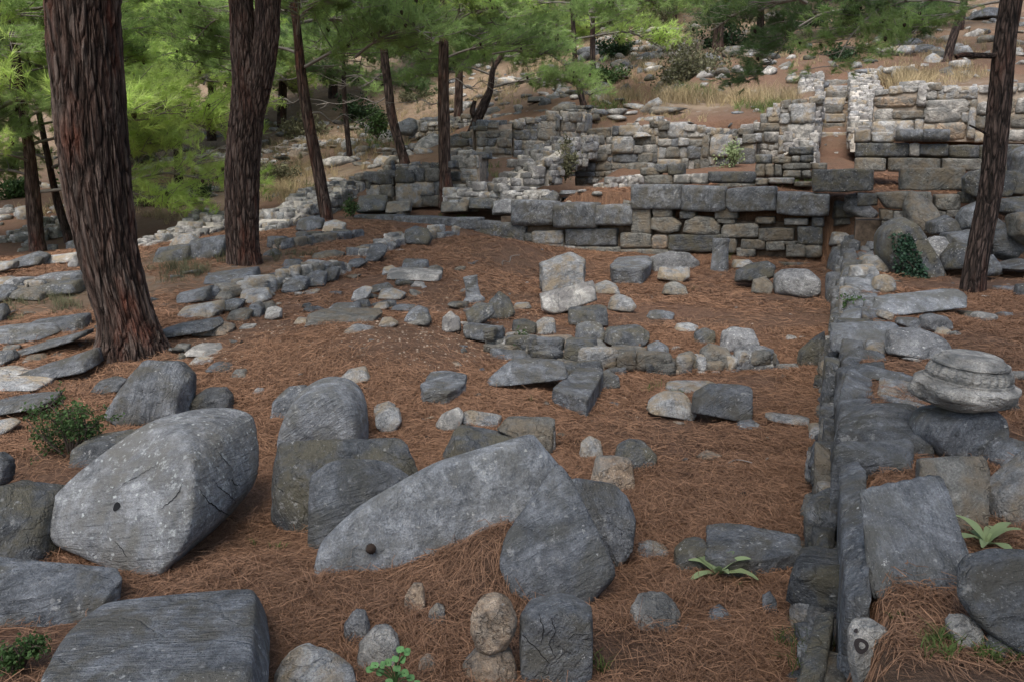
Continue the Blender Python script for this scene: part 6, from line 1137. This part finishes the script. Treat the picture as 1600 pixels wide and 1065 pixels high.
for k, (l, a, b, az, sc) in enumerate([('tangle of dead grey twigs lying in mid court before the wall', 1200, 722, 3.4, .42), ('second dead twig crossing the tangle before the court wall', 1175, 730, 2.9, .36), ('thin dead twig lying across the needles by the small grey stone', 925, 712, 1.9, .2), ('dead twig lying below the slab by the bottom edge', 1075, 985, 4.6, .12), ('thin bare stick behind the lying column drum', 660, 660, .4, .3), ('dead branch on the brown mound before the terrace wall', 812, 402, 4.2, .6), ('fallen bare twig near the bare patch', 545, 545, .2, .3)]):
    g = hit(a, b); g[2] += .03; o = obj('fallen_twig', BOUGH['x%d' % (k % 2)], g); o.rotation_euler = (.2, .05, az); o.scale = (sc, sc, sc * .6); tag(o, l, 'twig', 'dead twigs on the ground')
g = on_surface(slab1, [(560, 850)])[0]; o = obj('fallen_twig', BOUGH['x1'], g[0] + g[1] * .008); o.rotation_euler = (1.0, .3, 4.0); o.scale = (.12,) * 3; tag(o, 'fine pale twig under the pine cone on the longest leaning slab', 'twig', 'dead twigs on the ground')

# ------------------------------------------------------------------ further boulders and stones of the slope
for m, b, l, Y, nme in [
 ('L', '985,94 986,76 1000,66 1012,68 1016,84 1008,95', 'big pale boulder high on the slope between tree boughs', 38, 'boulder'), ('K', '978,100 980,88 990,84 998,96', 'dark boulder left of the big pale one high on the slope', 37, 'boulder'),
 ('L', '866,138 868,124 876,120 884,128 880,138', 'pale oval boulder on the upper slope', 31, 'boulder'), ('L', '866,147 872,134 884,132 890,142 884,148', 'second pale boulder right below the oval one', 30.5, 'boulder'),
 ('K', '895,152 900,142 935,138 945,142 940,150 915,154', 'long dark block on the upper slope between thin trunks', 28, 'stone_block'), ('B', '930,162 938,148 950,145 955,158 948,164', 'pointed grey stone right of the thin trunks', 26.5, 'boulder'),
 ('K', '824,160 826,152 850,151 850,160', 'flat dark block on the upper slope, left one of a pair', 29, 'stone_block'), ('K', '856,158 858,150 880,150 882,157', 'flat dark block on the upper slope, right one of a pair', 29, 'stone_block'),
 ('B', '620,208 624,192 640,184 650,188 653,202 645,212', 'grey boulder behind the curved slim pine', 26, 'boulder'), ('B', '1020,182 1022,173 1035,168 1054,170 1052,177 1035,182', 'long pale-topped stone on the brown slope', 20.5, 'stone_block'),
 ('W', '992,191 998,184 1012,183 1016,189 1005,192', 'white flat stone on the brown slope', 20, 'boulder'), ('W', '976,180 980,175 996,173 994,179', 'small white stone beyond the flat white one', 21.5, 'boulder'),
 ('B', '1008,203 1010,195 1028,194 1032,205', 'dark stone at the top left of the rounded upright slab on the rubble wall', 18.2, 'wall_stone'), ('B', '1032,218 1032,202 1045,196 1058,200 1061,218', 'rounded upright slab standing on top of the neat rubble wall', 18.1, 'wall_stone'), ('L', '990,216 992,207 1008,206 1016,214', 'pale stone on the neat rubble wall left of the upright slab', 18.1, 'wall_stone'),
 ('L', '1366,126 1368,112 1376,103 1382,106 1378,124', 'leaning pale slab at the head of the right stair wall', 26, 'stone_slab'), ('L', '1442,104 1450,88 1460,83 1466,92 1464,104', 'pale cone-shaped boulder on the grassy bank', 26, 'boulder'),
 ('L', '1450,65 1462,50 1490,38 1485,50 1465,66', 'long pale rock lying uphill at upper right', 33, 'boulder'), ('B', '1515,32 1522,20 1545,12 1560,14 1552,30', 'grey rock near the top right corner', 34, 'boulder'),
 ('B', '1330,84 1336,72 1352,74 1350,86', 'grey rock in the shade above the stairway', 31, 'boulder'), ('W', '1354,82 1358,76 1380,74 1382,86', 'white rock in the shade right above the stairway', 31, 'boulder'), ('K', '1280,108 1282,97 1302,96 1304,108', 'dark block at the head of the left stair wall', 27, 'stone_block'),
 ('K', '247,420 248,388 262,383 298,382 302,400 290,418', 'dark squared block standing between the two front pines', 12.2, 'stone_block'), ('B', '294,402 300,376 320,372 356,368 356,395 335,408 305,404', 'blue-grey squared block leaning against the second pine', 12.4, 'stone_block'), ('L', '270,384 276,370 300,366 310,376 300,384', 'rounded pale stone on top behind the squared blocks', 13.2, 'boulder'),
 ('K', '560,332 561,307 604,305 606,329 585,334', 'dark squared block standing above the kerb at left', 17.2, 'stone_block'), ('G', '604,334 606,316 622,312 643,313 642,330', 'rounded mossy block right of the dark squared one', 17.1, 'stone_block'),
 ('G', '690,332 691,314 715,312 732,314 731,330', 'light brown block on the terrace edge left of centre', 17, 'stone_block'), ('K', '733,326 735,309 760,306 778,318 770,327', 'dark block next to the light brown one on the terrace edge', 16.8, 'stone_block'), ('C', '770,334 772,316 790,311 802,314 800,334', 'white-veined stone leaning behind the first coping block', 16.2, 'boulder'),
 ('K', '842,316 852,302 864,298 874,304 870,315', 'dark rounded stone on the upper terrace', 16.4, 'boulder'), ('K', '895,311 897,304 926,303 928,309', 'flat dark stone on the upper terrace, nearer the coping', 16, 'stone_slab'), ('B', '875,304 878,298 925,297 926,302', 'long thin stone on the upper terrace', 16.6, 'stone_slab'),
 ('B', '465,360 468,344 485,338 505,342 508,356 490,362', 'blue stone in the wall end beside the slim leaning pine', 14.8, 'boulder'), ('L', '505,366 508,348 525,344 540,350 540,364', 'grey stone at the slim leaning pine foot', 14.6, 'boulder'), ('G', '490,406 492,396 520,391 538,396 534,408', 'low pale green stone before the dark wall row', 11.8, 'boulder'), ('B', '410,408 414,395 428,388 440,396 438,406', 'bluish stone right of the second big pine foot', 12.2, 'boulder')]:
    F(m, l, b, .75, .2, .9, nme, Y=Y, cat='stone')
def strew(region, n, label, s0, s1, mats, group, seed, flatn=.55, name='loose_stone'):
    """n separate small stones on the ground inside a picture region (left, top, right, bottom); sizes in metres"""
    rs = random.Random(seed); x0, y0, x1, y1 = region
    for i in range(n):
        g = hit(rs.uniform(x0, x1), rs.uniform(y0, y1)); s = rs.uniform(s0, s1) * (1 if rs.random() < .8 else 1.5); r2 = np.random.RandomState(seed * 100 + i)
        pts = r2.rand(10, 3) * 2 - 1; pts = pts / (np.abs(pts).max(1)[:, None]) * np.array([s, s * rs.uniform(.5, .9), s * flatn * rs.uniform(.5, 1)]) * .5; a = rs.uniform(0, 3.14); c_, s_ = math.cos(a), math.sin(a); pts = pts @ np.array([[c_, s_, 0], [-s_, c_, 0], [0, 0, 1]]) + g + np.array([0, 0, s * flatn * .06])
        rock(name, rs.choice(mats), label, pts, 3 if g[1] < 12 else 2, 12, .03, 1, seed * 100 + i, 'stone', group)
GTB = 'tumbled blocks on the wooded hillside'
for reg, n, l in [((700, 30, 1060, 180), 60, 'squared block tumbled on the hillside at top centre'), ((1060, 30, 1280, 135), 34, 'squared block tumbled in the scrub left above the stairway'), ((1340, 10, 1600, 125), 34, 'squared block tumbled on the bank at top right'), ((200, 185, 700, 262), 60, 'squared block tumbled on the far left hillside')]:
    strew(reg, n, l, .35, .95, 'BLGKU', GTB, n * 3 + len(l), .6, 'stone_block')
GPB = 'pale stones strewn up the hillside'
for reg, n, l, a_, b_ in [((930, 50, 1070, 115), 40, 'pale stone in the rubble heaps at top centre', .25, .9), ((690, 60, 950, 190), 56, 'pale stone on the hillside above the mixed rubble wall', .2, .7), ((0, 240, 350, 345), 50, 'pale stone in the rubble seen behind the biggest pine', .25, .7), ((400, 190, 700, 260), 50, 'pale stone in the rubble far behind the slim pines', .25, .8), ((1360, 20, 1600, 125), 40, 'pale stone on the top right bank', .2, .7), ((1060, 40, 1280, 150), 30, 'pale stone in the scrub left of the stairway head', .2, .7)]:
    strew(reg, n, l, a_, b_, 'WLLUB', GPB, n * 5 + len(l), .7, 'rubble_stone')
strew((430, 390, 740, 520), 30, 'angular stone fragment on the left court slope', .1, .3, 'BLGUK', 'fragments on the left court slope', 21, .5, 'stone_fragment')
strew((0, 420, 420, 560), 26, 'angular stone fragment between the low rows at left', .12, .4, 'BLGBK', 'fragments between the low rows', 22, .5, 'stone_fragment')
strew((1380, 400, 1600, 640), 20, 'angular stone fragment behind the capital', .1, .3, 'BLGUK', 'fragments behind the capital', 23, .5, 'stone_fragment')
strew((420, 240, 700, 345), 34, 'loose stone on the slope between the slim pines', .15, .5, 'BLGKU', 'stones on the slope between the slim pines', 1)
strew((200, 250, 560, 330), 34, 'loose stone on the far slope behind the two front pines', .2, .6, 'WULBG', 'stones on the far slope behind the front pines', 2)
strew((0, 320, 130, 395), 26, 'loose stone behind the low rows at the left edge', .15, .5, 'WLUBG', 'stones behind the low rows at the left edge', 3)
strew((690, 40, 1060, 195), 90, 'loose stone on the upper slope at centre', .25, .9, 'BLGKU', 'stones strewn over the upper slope', 4)
strew((1100, 30, 1600, 140), 60, 'loose stone on the shaded bank at upper right', .15, .5, 'LUWGB', 'stones on the upper right bank', 5)
strew((640, 300, 985, 345), 18, 'loose stone on the terrace behind the coping', .12, .3, 'BLGU', 'stones on the terrace behind the coping', 6)
strew((450, 390, 1260, 720), 70, 'small stone lying loose on the court floor', .03, .11, 'BLGUT', 'small stones on the court floor', 7, name='pebble')
strew((0, 430, 330, 620), 22, 'small stone on the ground around the biggest pine', .03, .12, 'BLGU', 'small stones around the biggest pine', 8, name='pebble')
strew((1360, 395, 1600, 640), 26, 'small stone among the blocks right of the court wall', .05, .16, 'BLGU', 'small stones right of the court wall', 9, name='pebble')
strew((1285, 115, 1335, 260), 14, 'small stone on the ruined stairway', .1, .28, 'LUWG', 'small stones on the stairway', 10, name='pebble')
strew((1080, 150, 1240, 200), 12, 'small stone on the bank left of the stairway', .1, .3, 'LUGB', 'small stones left of the stairway', 11)
# chips of pale gravel on the bare patch
rs = np.random.RandomState(5); n = 1800; c0 = at_z(610, 540, .2); xy = np.c_[c0[0] + rs.randn(n) * 1.5, c0[1] + rs.randn(n) * .9]; s = rs.uniform(.004, .017, n); T4 = np.array([(-1, -.6, 0), (1, -.5, 0), (.1, .9, 0), (0, 0, .7)]); Vc = []
for k in range(4):
    a = rs.rand(n) * 6.28 if k == 0 else a; t_ = T4[k]; Vc.append(np.c_[xy[:, 0] + s * (t_[0] * np.cos(a) - t_[1] * np.sin(a)), xy[:, 1] + s * (t_[0] * np.sin(a) + t_[1] * np.cos(a)), ground(xy[:, 0], xy[:, 1]) + .001 + t_[2] * s])
Vc = np.stack(Vc, 1); b = np.arange(n)[:, None] * 4; f = np.concatenate([b + [0, 1, 3], b + [1, 2, 3], b + [2, 0, 3]]); litter('chips', (.15, .1, .07), (.42, .33, .25))
tag(obj('gravel', mesh_np('gravel', Vc.reshape(-1, 3), f, ['chips'], smooth=False, attrs={'rnd': np.repeat(rs.rand(n), 4)})), 'pale bark and stone chips strewn over the bare patch of the court', 'gravel', None, 'stuff')
